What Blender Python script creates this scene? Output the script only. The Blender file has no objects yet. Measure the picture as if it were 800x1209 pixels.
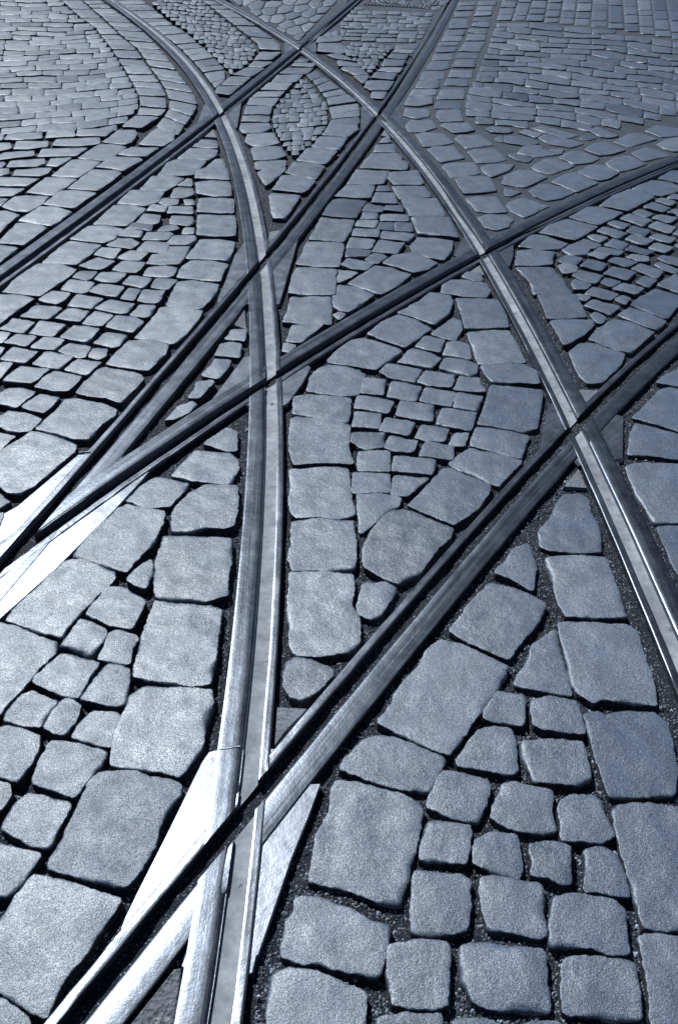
import bpy, bmesh, math, random
from mathutils import Vector, Matrix, noise, geometry
BAD = []
# All outlines are ground positions in millimetres (x right, y away from the camera), stored as a first point and steps.
SETTS = """
-588,884 -12,-37 -15,-27 25,-78 26,-15 35,-19 37,-20 17,-2 12,58 26,44 27,62 20,44 -103,31 -73,15|large pale sett, second from camera beside thick lower diagonal rail, lower-left panel|lower-left panel
-6,1137 -4,-50 -22,-49 -8,-64 -7,-35 22,-8 36,-6 32,-8 47,-20 35,-3 14,44 15,48 18,70 7,46 -35,25 -48,14 -61,17 -33,5|large grey sett, first from camera beside thick lower diagonal rail, lower-right panel|lower-right panel
-508,1148 -8,-56 -12,-72 -15,-46 3,-22 51,-12 64,-18 37,-6 16,22 25,62 -1,33 13,48 20,35 1,28 -33,15 -40,2 -30,18 -35,-5 -40,3|large pale sett, third from camera beside thick lower diagonal rail, lower-left panel|lower-left panel
225,1542 -35,-62 -58,-85 -3,-25 -22,-31 -13,-24 70,-45 49,-28 33,-10 35,51 27,42 46,62 37,64 15,34 -71,42 -43,31 -40,10|large grey sett, third from camera beside thick lower diagonal rail, lower-right panel|lower-right panel
-465,1382 -7,-61 -7,-58 9,-77 70,-6 46,-7 32,-12 14,28 22,44 1,68 9,60 -8,38 -49,4 -68,1 -39,4|large pale sett, first from camera beside long bottom-centre rail, lower-left panel|lower-left panel
556,1306 2,-46 2,-55 4,-42 2,-31 36,3 38,-1 58,3 24,55 11,78 2,58 -18,28 -56,5 -41,-9 -16,-9 -11,15 -35,-10|large dark sett, second from camera beside bright right-hand curve, lower-right panel|lower-right panel
561,1054 -1,-56 4,-70 -1,-49 2,-22 23,-4 57,1 72,244 -20,7 -44,11 -74,-1 -17,-10|large dark sett, first from camera beside bright right-hand curve, lower-right panel|lower-right panel
-70,880 -11,-20 -10,-43 3,-23 41,-14 23,4 22,-11 15,-3 37,-5 33,-3 16,62 5,29 -34,7 -31,20 -27,13 -48,15 -31,-3|big grey sett, second from camera beside long bottom-centre rail, lower-right panel|lower-right panel
546,1571 0,-70 -1,-72 6,-16 32,-34 17,13 61,-8 64,-5 8,41 4,72 -1,76 2,47 -17,19 -57,1 -79,2 -35,-4|large dark sett, third from camera beside bright right-hand curve, lower-right panel|lower-right panel
-470,1599 -3,-86 2,-77 27,-10 60,-7 50,-9 44,4 1,28 3,62 -4,70 0,92 -32,14 -71,5 -70,8|large pale sett, second from camera beside long bottom-centre rail, lower-left panel|lower-left panel
-125,1729 -2,-78 10,-44 6,-75 15,-16 51,-2 71,16 30,28 -1,88 -21,49 9,54 -5,56 -80,8 -85,-9|large grey sett, second from camera beside thick lower diagonal rail, central diamond panel|central diamond panel
226,780 2,-29 15,-31 21,-10 28,0 35,-3 43,-1 2,55 4,44 -8,8 -54,7 -37,5 -28,1 -22,-12|medium squarish sett, second from left, second infill row from camera, lower-right panel|lower-right panel
-103,736 -3,-32 0,-53 160,2 4,54 0,24 -20,12 -25,10 -44,14 -45,7 -25,-13|medium grey sett, first from camera beside long bottom-centre rail, lower-right panel|lower-right panel
-483,1907 -5,-53 12,-101 15,-48 87,-4 44,-5 49,23 -6,39 0,83 -3,71 -8,33 -99,8 -90,5|large pale sett, third from camera beside long bottom-centre rail, lower-left panel|lower-left panel
96,1996 -25,-57 -6,-36 5,-70 60,-49 28,-12 28,22 29,17 52,97 46,65 9,33 -51,38 -64,37 -30,7 -37,-13|large grey sett, fourth from camera beside thick lower diagonal rail, central diamond panel|central diamond panel
-782,1714 -31,-63 -5,-34 89,-39 61,-16 4,25 29,75 29,64 25,49 -5,25 -91,45 -55,-6|large pale sett, second from camera beside straight diagonal rail, lower-left panel|lower-left panel
395,743 -2,-38 37,-3 38,-4 52,0 2,16 9,49 -1,28 -54,10 -41,-1 -27,-6|medium squarish sett, fourth from left, second infill row from camera, lower-right panel|lower-right panel
351,1724 -38,-63 -35,-54 27,-29 48,-33 57,-32 38,57 59,80 26,56 -44,37 -44,25 -47,16|large dark sett, fourth from camera beside thick lower diagonal rail, lower-right panel|lower-right panel
58,1268 -23,-35 -18,-27 -4,-14 49,-23 30,-15 48,-9 57,-7 26,58 11,25 -4,5 -53,27 -49,24 -37,5|big grey sett, second from camera beside thick lower diagonal rail, lower-right panel|lower-right panel
395,860 -5,-41 38,1 37,-3 27,-13 31,4 6,34 9,44 -15,21 -38,5 -43,5 -30,-6|medium squarish sett, third from left, third infill row from camera, lower-right panel|lower-right panel
566,1803 0,-97 8,-43 84,-5 70,5 1,70 -3,82 1,82 -91,7 -74,-11|large dark sett, fourth from camera beside bright right-hand curve, lower-right panel|lower-right panel
99,771 1,-43 5,-15 23,-2 21,-1 21,-3 26,7 6,44 7,48 -2,15 -55,3 -49,-12|medium tapering sett, first from left, second infill row from camera, lower-right panel|lower-right panel
-696,1929 -16,-68 84,-32 74,-32 13,47 33,72 15,84 -3,58 -64,18 -51,14 -21,-16|large pale sett, first from camera beside rail curving in from right, lower-left panel|lower-left panel
148,913 -5,-45 2,-30 31,-4 42,5 25,6 8,41 2,37 6,17 -11,11 -76,9 -16,-2|medium tapering sett, first from left, third infill row from camera, lower-right panel|lower-right panel
-129,1934 -6,-71 14,-45 90,-1 74,8 5,60 -2,91 -5,64 -41,-1 -60,7 -72,-14|large grey sett, first from camera beside long bottom-centre rail, central diamond panel|central diamond panel
275,923 4,-49 3,-24 21,-4 33,-5 30,-7 18,4 6,62 2,25 -2,11 -58,12 -32,4 -20,-3|medium tapering sett, second from left, third infill row from camera, lower-right panel|lower-right panel
-1033,2405 -26,-49 -19,-24 49,-155 26,-4 34,-31 32,-4 42,54 34,89 32,82 -4,42 -49,35 -68,29 -43,9|large pale sett, first from camera beside straight diagonal rail, left strip of cubes|left strip of cubes
-147,2148 8,-73 18,-23 73,2 48,-7 44,17 0,28 -10,82 -5,65 -3,58 -28,8 -78,-7 -70,-11|large grey sett, second from camera beside long bottom-centre rail, central diamond panel|central diamond panel
-758,1303 14,18 4,19 23,49 21,65 28,55 -7,38 -50,17 -61,31 -45,10 -23,7|big pale sett, first from camera beside straight diagonal rail, lower-left panel|lower-left panel
551,800 -8,-72 -10,-68 56,1 50,171 -18,4 -25,7 -30,2 -15,-6|medium oblong sett, fifth from left, second infill row from camera, lower-right panel|lower-right panel
556,1942 20,-22 73,-7 71,6 17,103 -6,88 1,62 -16,15 -45,-6 -28,-32 -36,-82 -48,-69|large dark sett, fifth from camera beside bright right-hand curve, lower-right panel|lower-right panel
226,2092 46,-34 52,-35 39,33 41,46 41,83 7,33 -62,42 -54,49 -20,-9 -72,-120 -45,-69|large grey sett, fifth from camera beside thick lower diagonal rail, central diamond panel|central diamond panel
-625,1193 0,-47 53,-20 43,-17 14,34 24,47 5,33 -37,11 -49,15 -41,2|medium squarish sett, second from left, third infill row from camera, lower-left panel|lower-left panel
-163,2442 9,-72 14,-60 72,11 66,2 41,-3 -10,79 3,140 -37,20 -56,25 -85,8 -18,-22|large grey sett, third from camera beside long bottom-centre rail, central diamond panel|central diamond panel
398,1229 6,-16 7,-27 2,-21 54,-4 39,-2 27,14 5,65 0,33 -92,4 -41,-9|medium brick-shaped sett, second from left, sixth infill row from camera, lower-right panel|lower-right panel
-464,1974 52,1 45,20 48,-6 27,16 1,58 -3,61 -10,71 -89,6 -45,-39 -37,-84 6,-85|large pale sett, fourth from camera beside long bottom-centre rail, lower-left panel|lower-left panel
-643,1100 -11,-35 -5,-24 40,-23 30,-18 38,-3 11,51 10,49 -65,19 -32,4|medium squarish sett, second from left, second infill row from camera, lower-left panel|lower-left panel
336,1133 -14,-35 -6,-18 31,-23 24,-7 41,-6 26,5 1,51 9,30 -1,15 -43,10 -21,7 -35,0|medium tapering sett, second from left, fifth infill row from camera, lower-right panel|lower-right panel
881,2273 -2,-87 12,-77 9,-59 98,5 86,294 -166,-4 -37,-15|large dark sett, second from camera beside bright right-hand curve, right-edge corner panel|right-edge corner panel
212,1167 -16,-37 -8,-25 59,-31 42,-6 17,39 15,46 -3,16 -42,17 -49,5|medium squarish sett, first from left, fifth infill row from camera, lower-right panel|lower-right panel
503,2551 46,-18 46,-18 49,27 28,107 31,142 -116,19 -57,13 -37,-124 -41,-137|large dark sett, first from camera beside bright right-hand curve, central diamond panel|central diamond panel
473,1562 -18,-49 -26,-41 -18,-37 35,-12 47,-11 47,-9 -1,98 1,77 1,32 -14,-4 -25,-22|medium tapering sett, alone, eighth infill row from camera, lower-right panel|lower-right panel
452,1100 2,-34 -7,-36 33,-1 45,-4 26,14 -1,24 -6,29 3,25 -15,20 -49,-6 -24,-16|small squarish sett, third from left, fifth infill row from camera, lower-right panel|lower-right panel
283,1255 -24,-34 1,-16 52,-10 52,-12 19,8 7,77 -3,32 -34,7 -36,-8|medium tapering sett, first from left, sixth infill row from camera, lower-right panel|lower-right panel
-946,2613 -26,-87 -10,-39 74,-23 61,-29 47,1 22,89 30,54 -1,40 -58,39 -93,28 -40,-11|large pale sett, second from camera beside straight diagonal rail, left strip of cubes|left strip of cubes
169,1009 -3,-25 56,-7 32,-2 18,69 -1,16 -37,4 -46,7|small tapering sett, first from left, fourth infill row from camera, lower-right panel|lower-right panel
273,1011 -4,-31 25,-13 31,-13 27,-4 9,18 3,63 -2,12 -50,4 -31,-17|small squarish sett, second from left, fourth infill row from camera, lower-right panel|lower-right panel
-678,1461 -20,-26 0,-16 43,-25 37,-15 35,-6 11,58 15,46 -66,23 -31,6|medium squarish sett, first from left, fifth infill row from camera, lower-left panel|lower-left panel
-713,1160 18,-3 39,-12 18,48 4,50 -6,22 -76,25 -34,-10|medium brick-shaped sett, first from left, third infill row from camera, lower-left panel|lower-left panel
483,970 -11,-45 38,-6 42,-6 -1,63 -4,26 -24,14 -36,-6|small brick-shaped sett, fourth from left, fourth infill row from camera, lower-right panel|lower-right panel
-447,2226 66,-15 57,-4 15,78 -5,46 -27,40 -60,4 -54,10 -29,-76 -26,-63|big pale sett, third from camera beside rail curving in from right, lower-left panel|lower-left panel
-617,1678 -7,-38 65,-36 56,-17 14,63 4,39 -57,42 -18,8 -32,-1|medium tapering sett, alone, seventh infill row from camera, lower-left panel|lower-left panel
-697,3111 66,-12 30,68 37,147 7,73 -141,35 -36,-14 -13,-100 -40,-162|large pale sett, fifth from camera beside straight diagonal rail, left strip of cubes|left strip of cubes
-123,1467 0,-46 19,-34 29,-12 28,22 38,52 2,20 -48,29 -45,13 -18,-11|small grey sett, first from camera beside thick lower diagonal rail, central diamond panel|central diamond panel
848,2964 5,-70 23,-53 47,9 88,119 48,103 -94,79 -56,1 -59,-73|large dark sett, first from camera beside thick lower diagonal rail, right-hand panel of cubes|right-hand panel of cubes
-850,2692 51,-5 57,-34 33,93 16,75 -13,30 -90,35 -50,22 -19,-16 -32,-93 -9,-85|large pale sett, third from camera beside straight diagonal rail, left strip of cubes|left strip of cubes
367,2293 19,-6 48,-37 41,-32 39,56 24,35 33,47 -44,16 -49,28 -65,20 -45,-47 -30,-41|big dark sett, sixth from camera beside thick lower diagonal rail, central diamond panel|central diamond panel
438,1358 1,-42 12,-12 46,-5 49,-7 0,68 -5,24 -51,12 -45,-7|small squarish sett, second from left, seventh infill row from camera, lower-right panel|lower-right panel
494,3083 8,-106 173,17 -10,146 -16,115 -83,3 -81,-26|large dark sett, third from camera beside bright right-hand curve, central diamond panel|central diamond panel
-46,2970 37,-12 62,-17 70,-23 54,72 50,74 -61,52 -80,60 -48,-22 -48,-71 -42,-94|large grey sett, second from camera beside rail curving in from right, central diamond panel|central diamond panel
-118,2759 68,-21 58,-9 53,13 15,59 10,91 -18,24 -77,29 -37,5 -39,-33 -25,-62|large grey sett, first from camera beside rail curving in from right, central diamond panel|central diamond panel
377,1004 6,-13 -4,-36 30,-4 17,-14 20,0 9,46 6,32 -35,10 -43,-5|small tapering sett, third from left, fourth infill row from camera, lower-right panel|lower-right panel
-566,1405 -11,-38 71,-17 33,1 -4,43 0,39 -8,29 -53,16|small squarish sett, second from left, fifth infill row from camera, lower-left panel|lower-left panel
-632,899 33,-5 17,17 11,36 8,33 -85,24 -17,2|small tapering sett, alone, first infill row from camera, lower-left panel|lower-left panel
-1312,3504 74,-14 34,102 42,122 9,57 -83,55 -101,-4 -54,-194 -13,-107|large pale sett, second from camera beside upper-left diagonal rail, left strip of cubes|left strip of cubes
944,2396 53,-5 93,-21 38,129 -52,36 -59,37 -39,12 -32,-59 -37,-124|large squarish sett, alone, first infill row from camera, right-edge corner panel|right-edge corner panel
478,3371 2,-112 79,2 92,13 6,104 -15,148 -86,17 -88,-3|large dark sett, fourth from camera beside bright right-hand curve, central diamond panel|central diamond panel
-161,2607 43,-9 99,-34 42,-10 8,48 3,111 -40,10 -103,14 -51,-19|big grey sett, fourth from camera beside long bottom-centre rail, central diamond panel|central diamond panel
-800,2910 63,-14 47,-6 41,121 1,93 -83,19 -71,-7 -24,-78 -25,-106|large pale sett, fourth from camera beside straight diagonal rail, left strip of cubes|left strip of cubes
1040,3093 44,-15 72,97 60,73 -71,81 -61,26 -84,-78 -52,-92|large dark sett, second from camera beside thick lower diagonal rail, right-hand panel of cubes|right-hand panel of cubes
-589,2101 40,-17 60,4 36,94 2,27 -59,15 -48,21 -43,-77 -19,-48|medium pale sett, second from camera beside rail curving in from right, lower-left panel|lower-left panel
1015,2592 60,-37 57,-43 84,288 -57,32 -34,-13 -93,-132 -57,-69|large oblong sett, alone, second infill row from camera, right-edge corner panel|right-edge corner panel
-734,1334 3,-27 56,-17 29,-2 11,48 8,24 -67,33 -20,-13|small squarish sett, first from left, fourth infill row from camera, lower-left panel|lower-left panel
466,2412 63,-32 37,-13 25,73 23,63 -65,23 -54,18 -48,5 -35,-108|big dark sett, seventh from camera beside thick lower diagonal rail, central diamond panel|central diamond panel
-564,1295 -9,-31 42,-14 49,-13 7,31 1,53 -19,12 -52,1|small squarish sett, third from left, fourth infill row from camera, lower-left panel|lower-left panel
151,3149 86,-58 51,71 59,92 -49,72 -74,45 -69,-69 -60,-102|large grey sett, third from camera beside rail curving in from right, central diamond panel|central diamond panel
-145,3282 104,4 -4,249 -92,3 -74,-13 -8,-102 -14,-125|large grey sett, third from camera beside long bottom-centre rail, upper triangular panel|upper triangular panel
-138,3548 106,4 6,253 -84,20 -93,-4 -14,-81 -9,-174|large grey sett, fourth from camera beside long bottom-centre rail, upper triangular panel|upper triangular panel
336,1356 -8,-25 27,-11 32,-2 25,-6 7,27 12,49 -3,10 -33,10 -27,1|small brick-shaped sett, first from left, seventh infill row from camera, lower-right panel|lower-right panel
-714,3445 16,-20 52,-7 79,-17 42,153 4,86 -109,39 -70,-13 -11,-160|large pale sett, sixth from camera beside straight diagonal rail, left strip of cubes|left strip of cubes
449,1804 30,-24 27,-24 21,88 1,61 -4,41 -41,-24 -36,-50 -33,-48|medium dark sett, fifth from camera beside thick lower diagonal rail, lower-right panel|lower-right panel
55,2072 5,-92 74,94 42,42 4,37 -56,17 -72,-6|medium tapering sett, alone, first infill row from camera, central diamond panel|central diamond panel
291,3345 71,-63 67,107 22,99 2,72 -86,33 -50,-89 -96,-113|large grey sett, fourth from camera beside rail curving in from right, central diamond panel|central diamond panel
101,3610 61,-40 65,77 70,136 -81,66 -74,21 -57,-95 -65,-103|large grey sett, third from camera beside rail curving in from right, upper triangular panel|upper triangular panel
779,3802 23,-89 -2,-129 90,7 73,9 -15,163 -16,120 -103,3 -63,-14|large dark sett, third from camera beside bright right-hand curve, right-hand panel of cubes|right-hand panel of cubes
58,1717 -9,-23 3,-31 32,-18 21,11 34,63 15,41 -29,24 -50,-10 -14,-8|small grey sett, third from camera beside thick lower diagonal rail, central diamond panel|central diamond panel
-642,1602 -12,-36 -11,-29 32,-13 51,-25 9,26 11,46 -8,22 -38,21 -31,10|small tapering sett, first from left, sixth infill row from camera, lower-left panel|lower-left panel
-111,3841 94,-1 13,145 9,127 -25,12 -148,12 -16,-108 -23,-160|large grey sett, first from camera beside straight diagonal rail, upper triangular panel|upper triangular panel
515,2890 16,-52 172,-2 0,92 -30,54 -125,-9 -44,-12|big dark sett, second from camera beside bright right-hand curve, central diamond panel|central diamond panel
818,3482 0,-127 82,8 79,17 -1,211 -107,-5 -59,-12|large dark sett, second from camera beside bright right-hand curve, right-hand panel of cubes|right-hand panel of cubes
1240,3438 55,-66 84,131 45,94 -15,10 -82,61 -85,-88 -58,-75|large dark sett, fourth from camera beside thick lower diagonal rail, right-hand panel of cubes|right-hand panel of cubes
-555,1575 -1,-36 -7,-48 40,-9 35,-3 -3,41 8,42 -7,11 -53,15|small brick-shaped sett, second from left, sixth infill row from camera, lower-left panel|lower-left panel
-603,3680 82,-7 3,101 13,89 -79,37 -95,4 -28,-68 -4,-127|large pale sett, seventh from camera beside straight diagonal rail, left strip of cubes|left strip of cubes
-598,4179 93,17 -32,267 -183,1 32,-276|large pale sett, second from camera beside long bottom-centre rail, left strip of cubes|left strip of cubes
-1256,3832 87,-10 38,117 23,113 -83,23 -72,15 -24,-58 -25,-125 -10,-73|large pale sett, third from camera beside upper-left diagonal rail, left strip of cubes|left strip of cubes
-60,4149 60,-11 34,136 21,157 -167,22 -47,-295|large grey sett, second from camera beside straight diagonal rail, upper triangular panel|upper triangular panel
-628,1324 -10,-39 29,-16 24,-3 15,53 -2,30 -39,21|small brick-shaped sett, second from left, fourth infill row from camera, lower-left panel|lower-left panel
-614,3916 100,-13 13,111 -1,103 -82,28 -89,4 -14,-117 -19,-105|large pale sett, first from camera beside long bottom-centre rail, left strip of cubes|left strip of cubes
-35,3440 22,-33 38,-14 74,113 36,63 -79,71 -72,24 -25,-91|big grey sett, second from camera beside rail curving in from right, upper triangular panel|upper triangular panel
152,2177 1,98 -110,4 -4,-105|medium squarish sett, first from left, second infill row from camera, central diamond panel|central diamond panel
319,4018 65,-37 69,-38 43,113 21,131 -88,23 -79,10 -41,-121|large grey sett, first from camera beside bright right-hand curve, upper triangular panel|upper triangular panel
1017,4249 70,-51 78,84 72,101 -124,111 -84,-63 -90,-131|large dark sett, third from camera beside rail curving in from right, right-hand panel of cubes|right-hand panel of cubes
496,3556 100,-11 27,74 -6,65 -50,42 -99,7 -41,-56 -15,-76|large grey sett, fifth from camera beside rail curving in from right, central diamond panel|central diamond panel
353,4266 192,-51 -22,267 -147,8 -43,-17|large grey sett, second from camera beside bright right-hand curve, upper triangular panel|upper triangular panel
836,3199 3,-73 28,21 62,64 70,103 0,38 -101,0 -75,-16|big dark sett, first from camera beside bright right-hand curve, right-hand panel of cubes|right-hand panel of cubes
-1123,4313 82,-2 12,43 38,194 -85,52 -83,-13 -47,-269|large pale sett, fifth from camera beside upper-left diagonal rail, left strip of cubes|left strip of cubes
-1358,4803 69,-13 45,156 23,145 -25,35 -143,12 -35,-148 -26,-174|large pale sett, fifth from camera beside upper-left diagonal rail, top-left paving|top-left paving
-1523,4043 62,-13 19,73 30,163 -90,53 -70,-4 -13,-257|large pale sett, second from camera beside upper-left diagonal rail, top-left paving|top-left paving
244,3851 63,-56 67,37 47,73 -92,119 -98,-29 -56,-100|large grey sett, fourth from camera beside rail curving in from right, upper triangular panel|upper triangular panel
1364,4673 73,-59 119,131 78,85 -31,99 -76,14 -100,-90 -120,-167|large dark sett, fifth from camera beside rail curving in from right, right-hand panel of cubes|right-hand panel of cubes
-1134,2515 31,-12 34,-25 36,-5 34,1 20,78 -57,31 -69,18 -18,-34 -23,-14|medium brick-shaped sett, alone, third infill row from camera, left strip of cubes|left strip of cubes
153,2282 4,109 -100,4 -1,-111|small squarish sett, first from left, third infill row from camera, central diamond panel|central diamond panel
-1102,4071 39,48 18,136 -96,46 -79,-12 -48,-179|large pale sett, fourth from camera beside upper-left diagonal rail, left strip of cubes|left strip of cubes
424,2522 33,115 -112,24 -32,-103|medium tapering sett, third from left, sixth infill row from camera, central diamond panel|central diamond panel
281,2268 17,80 -129,20 -9,-81|small brick-shaped sett, second from left, third infill row from camera, central diamond panel|central diamond panel
60,4446 56,264 -142,25 -33,-18 -49,-234|large grey sett, third from camera beside straight diagonal rail, upper triangular panel|upper triangular panel
-1492,4319 90,-30 24,64 30,133 -101,66 -75,2 -51,-210|large pale sett, third from camera beside upper-left diagonal rail, top-left paving|top-left paving
329,4503 180,8 -29,248 -177,-18 -6,-23|large grey sett, third from camera beside bright right-hand curve, upper triangular panel|upper triangular panel
76,654 110,1 0,27 -2,16 -85,-1 -20,-5|small oblong sett, first from left, first infill row from camera, lower-right panel|lower-right panel
-992,2737 51,2 20,67 3,35 -106,33 -17,-34 -20,-79|medium squarish sett, third from left, fifth infill row from camera, left strip of cubes|left strip of cubes
303,2571 15,108 -114,25 -19,-97|medium squarish sett, second from left, sixth infill row from camera, central diamond panel|central diamond panel
-897,5060 79,14 35,229 -84,47 -94,-17 -39,-61 -17,-218|large pale sett, eighth from camera beside upper-left diagonal rail, left strip of cubes|left strip of cubes
631,4832 103,22 77,37 -12,228 -128,5 -69,-51|large dark sett, third from camera beside bright right-hand curve, top-right paving|top-right paving
1182,4467 61,-55 94,92 71,78 -99,88 -65,-3 -120,-143|large dark sett, fourth from camera beside rail curving in from right, right-hand panel of cubes|right-hand panel of cubes
-366,4546 19,-103 58,-7 46,241 17,104 -145,26 -19,-40|large grey sett, first from camera beside straight diagonal rail, small lens panel at upper centre|small lens panel at upper centre
899,1915 3,-70 12,-75 78,266 -66,0 -25,-5|medium dark sett, first from camera beside bright right-hand curve, right-edge corner panel|right-edge corner panel
-1428,4553 79,-21 28,110 39,115 -118,34 -75,-10 -42,-195|large pale sett, fourth from camera beside upper-left diagonal rail, top-left paving|top-left paving
849,3894 84,20 20,86 21,63 -94,22 -76,-16 -37,-169|big dark sett, first from camera beside rail curving in from right, right-hand panel of cubes|right-hand panel of cubes
-216,4808 21,35 40,175 -108,84 -81,-4 -35,-247|large grey sett, second from camera beside straight diagonal rail, small lens panel at upper centre|small lens panel at upper centre
-545,4493 -22,217 -116,10 -63,-19 16,-202|large pale sett, third from camera beside long bottom-centre rail, left strip of cubes|left strip of cubes
-1346,3194 19,46 41,144 32,85 -66,34 -121,-4|big pale sett, first from camera beside upper-left diagonal rail, left strip of cubes|left strip of cubes
-800,3837 78,10 12,72 7,143 -93,-14 -17,-77 -48,-26 -6,-97|big brick-shaped sett, third from left, fifteenth infill row from camera, left strip of cubes|left strip of cubes
856,5014 52,-32 65,-25 71,84 79,94 -68,128 -72,-4 -99,-117|large oblong sett, second from left, second infill row from camera, top-right paving|top-right paving
199,2158 75,98 -109,9 -10,-98|small tapering sett, second from left, second infill row from camera, central diamond panel|central diamond panel
-1573,4736 71,-22 30,101 35,157 -93,31 -77,-15 -43,-232|large oblong sett, second from left, third infill row from camera, top-left paving|top-left paving
-997,4579 54,65 3,146 -86,19 -87,-11 -38,-195|large pale sett, sixth from camera beside upper-left diagonal rail, left strip of cubes|left strip of cubes
1197,3303 35,-27 58,77 -52,75 -66,47 -64,-71|medium dark sett, third from camera beside thick lower diagonal rail, right-hand panel of cubes|right-hand panel of cubes
-1523,5021 83,-14 40,130 29,135 -106,46 -68,-16 -51,-267|large oblong sett, second from left, fourth infill row from camera, top-left paving|top-left paving
77,2401 61,14 9,87 -110,1 -3,-55|small squarish sett, first from left, fourth infill row from camera, central diamond panel|central diamond panel
-767,4782 95,-55 91,14 -29,226 -104,16 -85,-33|large pale sett, fourth from camera beside long bottom-centre rail, left strip of cubes|left strip of cubes
-1643,4488 77,-12 44,109 8,112 -108,18 -69,-26 -28,-144|large brick-shaped sett, second from left, second infill row from camera, top-left paving|top-left paving
670,4579 71,-27 83,18 -29,237 -99,5 -65,-29|large dark sett, second from camera beside bright right-hand curve, top-right paving|top-right paving
1182,4978 52,-83 71,71 83,92 -88,172 -81,-53 -94,-132|large dark sett, third from camera beside rail curving in from right, top-right paving|top-right paving
131,4961 80,22 42,220 -189,16 -47,-246|large grey sett, fifth from camera beside straight diagonal rail, upper triangular panel|upper triangular panel
269,2961 60,-22 36,73 -28,41 -77,34 -56,-104|medium tapering sett, first from left, ninth infill row from camera, central diamond panel|central diamond panel
173,2864 89,-27 28,93 -121,43 -32,-64|medium brick-shaped sett, first from left, eighth infill row from camera, central diamond panel|central diamond panel
996,4816 56,-62 84,36 87,104 -17,33 -84,100 -58,-2 -83,-126|large dark sett, second from camera beside rail curving in from right, top-right paving|top-right paving
-1122,2785 46,-6 14,30 21,74 -59,9 -48,9 -18,-42 -19,-62|medium tapering sett, second from left, fifth infill row from camera, left strip of cubes|left strip of cubes
-384,2400 35,-17 26,6 -11,111 -36,18 -64,-96|small pale sett, fourth from camera beside rail curving in from right, lower-left panel|lower-left panel
842,4587 56,-88 71,78 81,97 -111,130 -88,-76 -18,-49|large dark sett, first from camera beside rail curving in from right, top-right paving|top-right paving
80,2644 78,-24 24,83 -123,39 -15,-85|small brick-shaped sett, first from left, sixth infill row from camera, central diamond panel|central diamond panel
410,2902 51,-26 25,29 11,63 -39,31 -77,14 -29,-81|medium squarish sett, second from left, ninth infill row from camera, central diamond panel|central diamond panel
255,2705 28,102 -103,33 -23,-109|medium tapering sett, second from left, seventh infill row from camera, central diamond panel|central diamond panel
909,4086 91,17 52,67 -102,103 -51,-2 -87,-150|big dark sett, second from camera beside rail curving in from right, right-hand panel of cubes|right-hand panel of cubes
-1178,2654 31,-6 61,-26 18,49 21,53 -52,32 -49,-9 -21,-30 -22,-22|medium squarish sett, first from left, fourth infill row from camera, left strip of cubes|left strip of cubes
353,2350 8,83 -87,22 -25,-85|small squarish sett, third from left, fourth infill row from camera, central diamond panel|central diamond panel
-1443,5327 78,-27 45,74 37,187 -98,51 -75,-5 -69,-264|large oblong sett, fourth from left, sixth infill row from camera, top-left paving|top-left paving
375,2673 23,94 -101,35 -28,-96|small squarish sett, third from left, seventh infill row from camera, central diamond panel|central diamond panel
-238,5078 82,-25 47,226 -68,55 -109,6 -44,-186|large grey sett, third from camera beside straight diagonal rail, small lens panel at upper centre|small lens panel at upper centre
305,2808 81,-12 23,91 -105,28 -35,-78|medium squarish sett, second from left, eighth infill row from camera, central diamond panel|central diamond panel
1610,4913 67,-48 110,73 66,31 -79,126 -76,22 -151,-139|large dark sett, sixth from camera beside rail curving in from right, right-hand panel of cubes|right-hand panel of cubes
-555,654 69,1 -9,18 -30,21 -34,19 -15,-1|small pale sett, first from camera beside thick lower diagonal rail, lower-left panel|lower-left panel
-1167,5610 90,-8 43,125 -21,228 -43,21 -79,-4 -14,-72 -36,-271|large pale sett, eighth from camera beside upper-left diagonal rail, top-left paving|top-left paving
-938,4813 41,98 29,107 -88,50 -89,-23 -30,-211|large pale sett, seventh from camera beside upper-left diagonal rail, left strip of cubes|left strip of cubes
221,2484 26,85 -97,24 -23,-79|small squarish sett, second from left, fifth infill row from camera, central diamond panel|central diamond panel
588,5109 85,29 85,53 -12,191 -147,-7 -47,-61|large grey sett, fourth from camera beside bright right-hand curve, top-right paving|top-right paving
1511,5324 45,-66 102,74 87,83 -63,167 -83,-33 -96,-127|large dark sett, fifth from camera beside rail curving in from right, top-right paving|top-right paving
-201,5345 85,-35 23,48 47,186 -89,67 -88,-5 -52,-237|large grey sett, fourth from camera beside straight diagonal rail, small lens panel at upper centre|small lens panel at upper centre
-1047,2894 39,-7 30,97 -109,29 -29,-90|medium tapering sett, second from left, sixth infill row from camera, left strip of cubes|left strip of cubes
757,5371 111,18 70,63 -46,228 -117,-28 -51,-67|large oblong sett, first from left, third infill row from camera, top-right paving|top-right paving
268,2460 67,-3 21,76 -89,24 -25,-78|small tapering sett, third from left, fifth infill row from camera, central diamond panel|central diamond panel
-1016,3108 59,-15 10,26 13,89 -105,30 -25,-114|medium tapering sett, third from left, ninth infill row from camera, left strip of cubes|left strip of cubes
-535,1810 -14,-42 26,-20 29,-12 7,58 -13,60|small oblong sett, alone, eighth infill row from camera, lower-left panel|lower-left panel
-1028,2604 45,-12 27,104 -74,19 -41,-86|small brick-shaped sett, second from left, fourth infill row from camera, left strip of cubes|left strip of cubes
-857,3193 60,-16 24,92 -41,40 -77,8 -20,-99|medium tapering sett, fourth from left, tenth infill row from camera, left strip of cubes|left strip of cubes
685,4345 48,-26 68,45 42,117 -31,44 -93,16 -54,-53|big dark sett, first from camera beside bright right-hand curve, top-right paving|top-right paving
349,5226 19,137 -47,37 -201,9 -32,-158|large grey sett, sixth from camera beside bright right-hand curve, upper triangular panel|upper triangular panel
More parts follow.
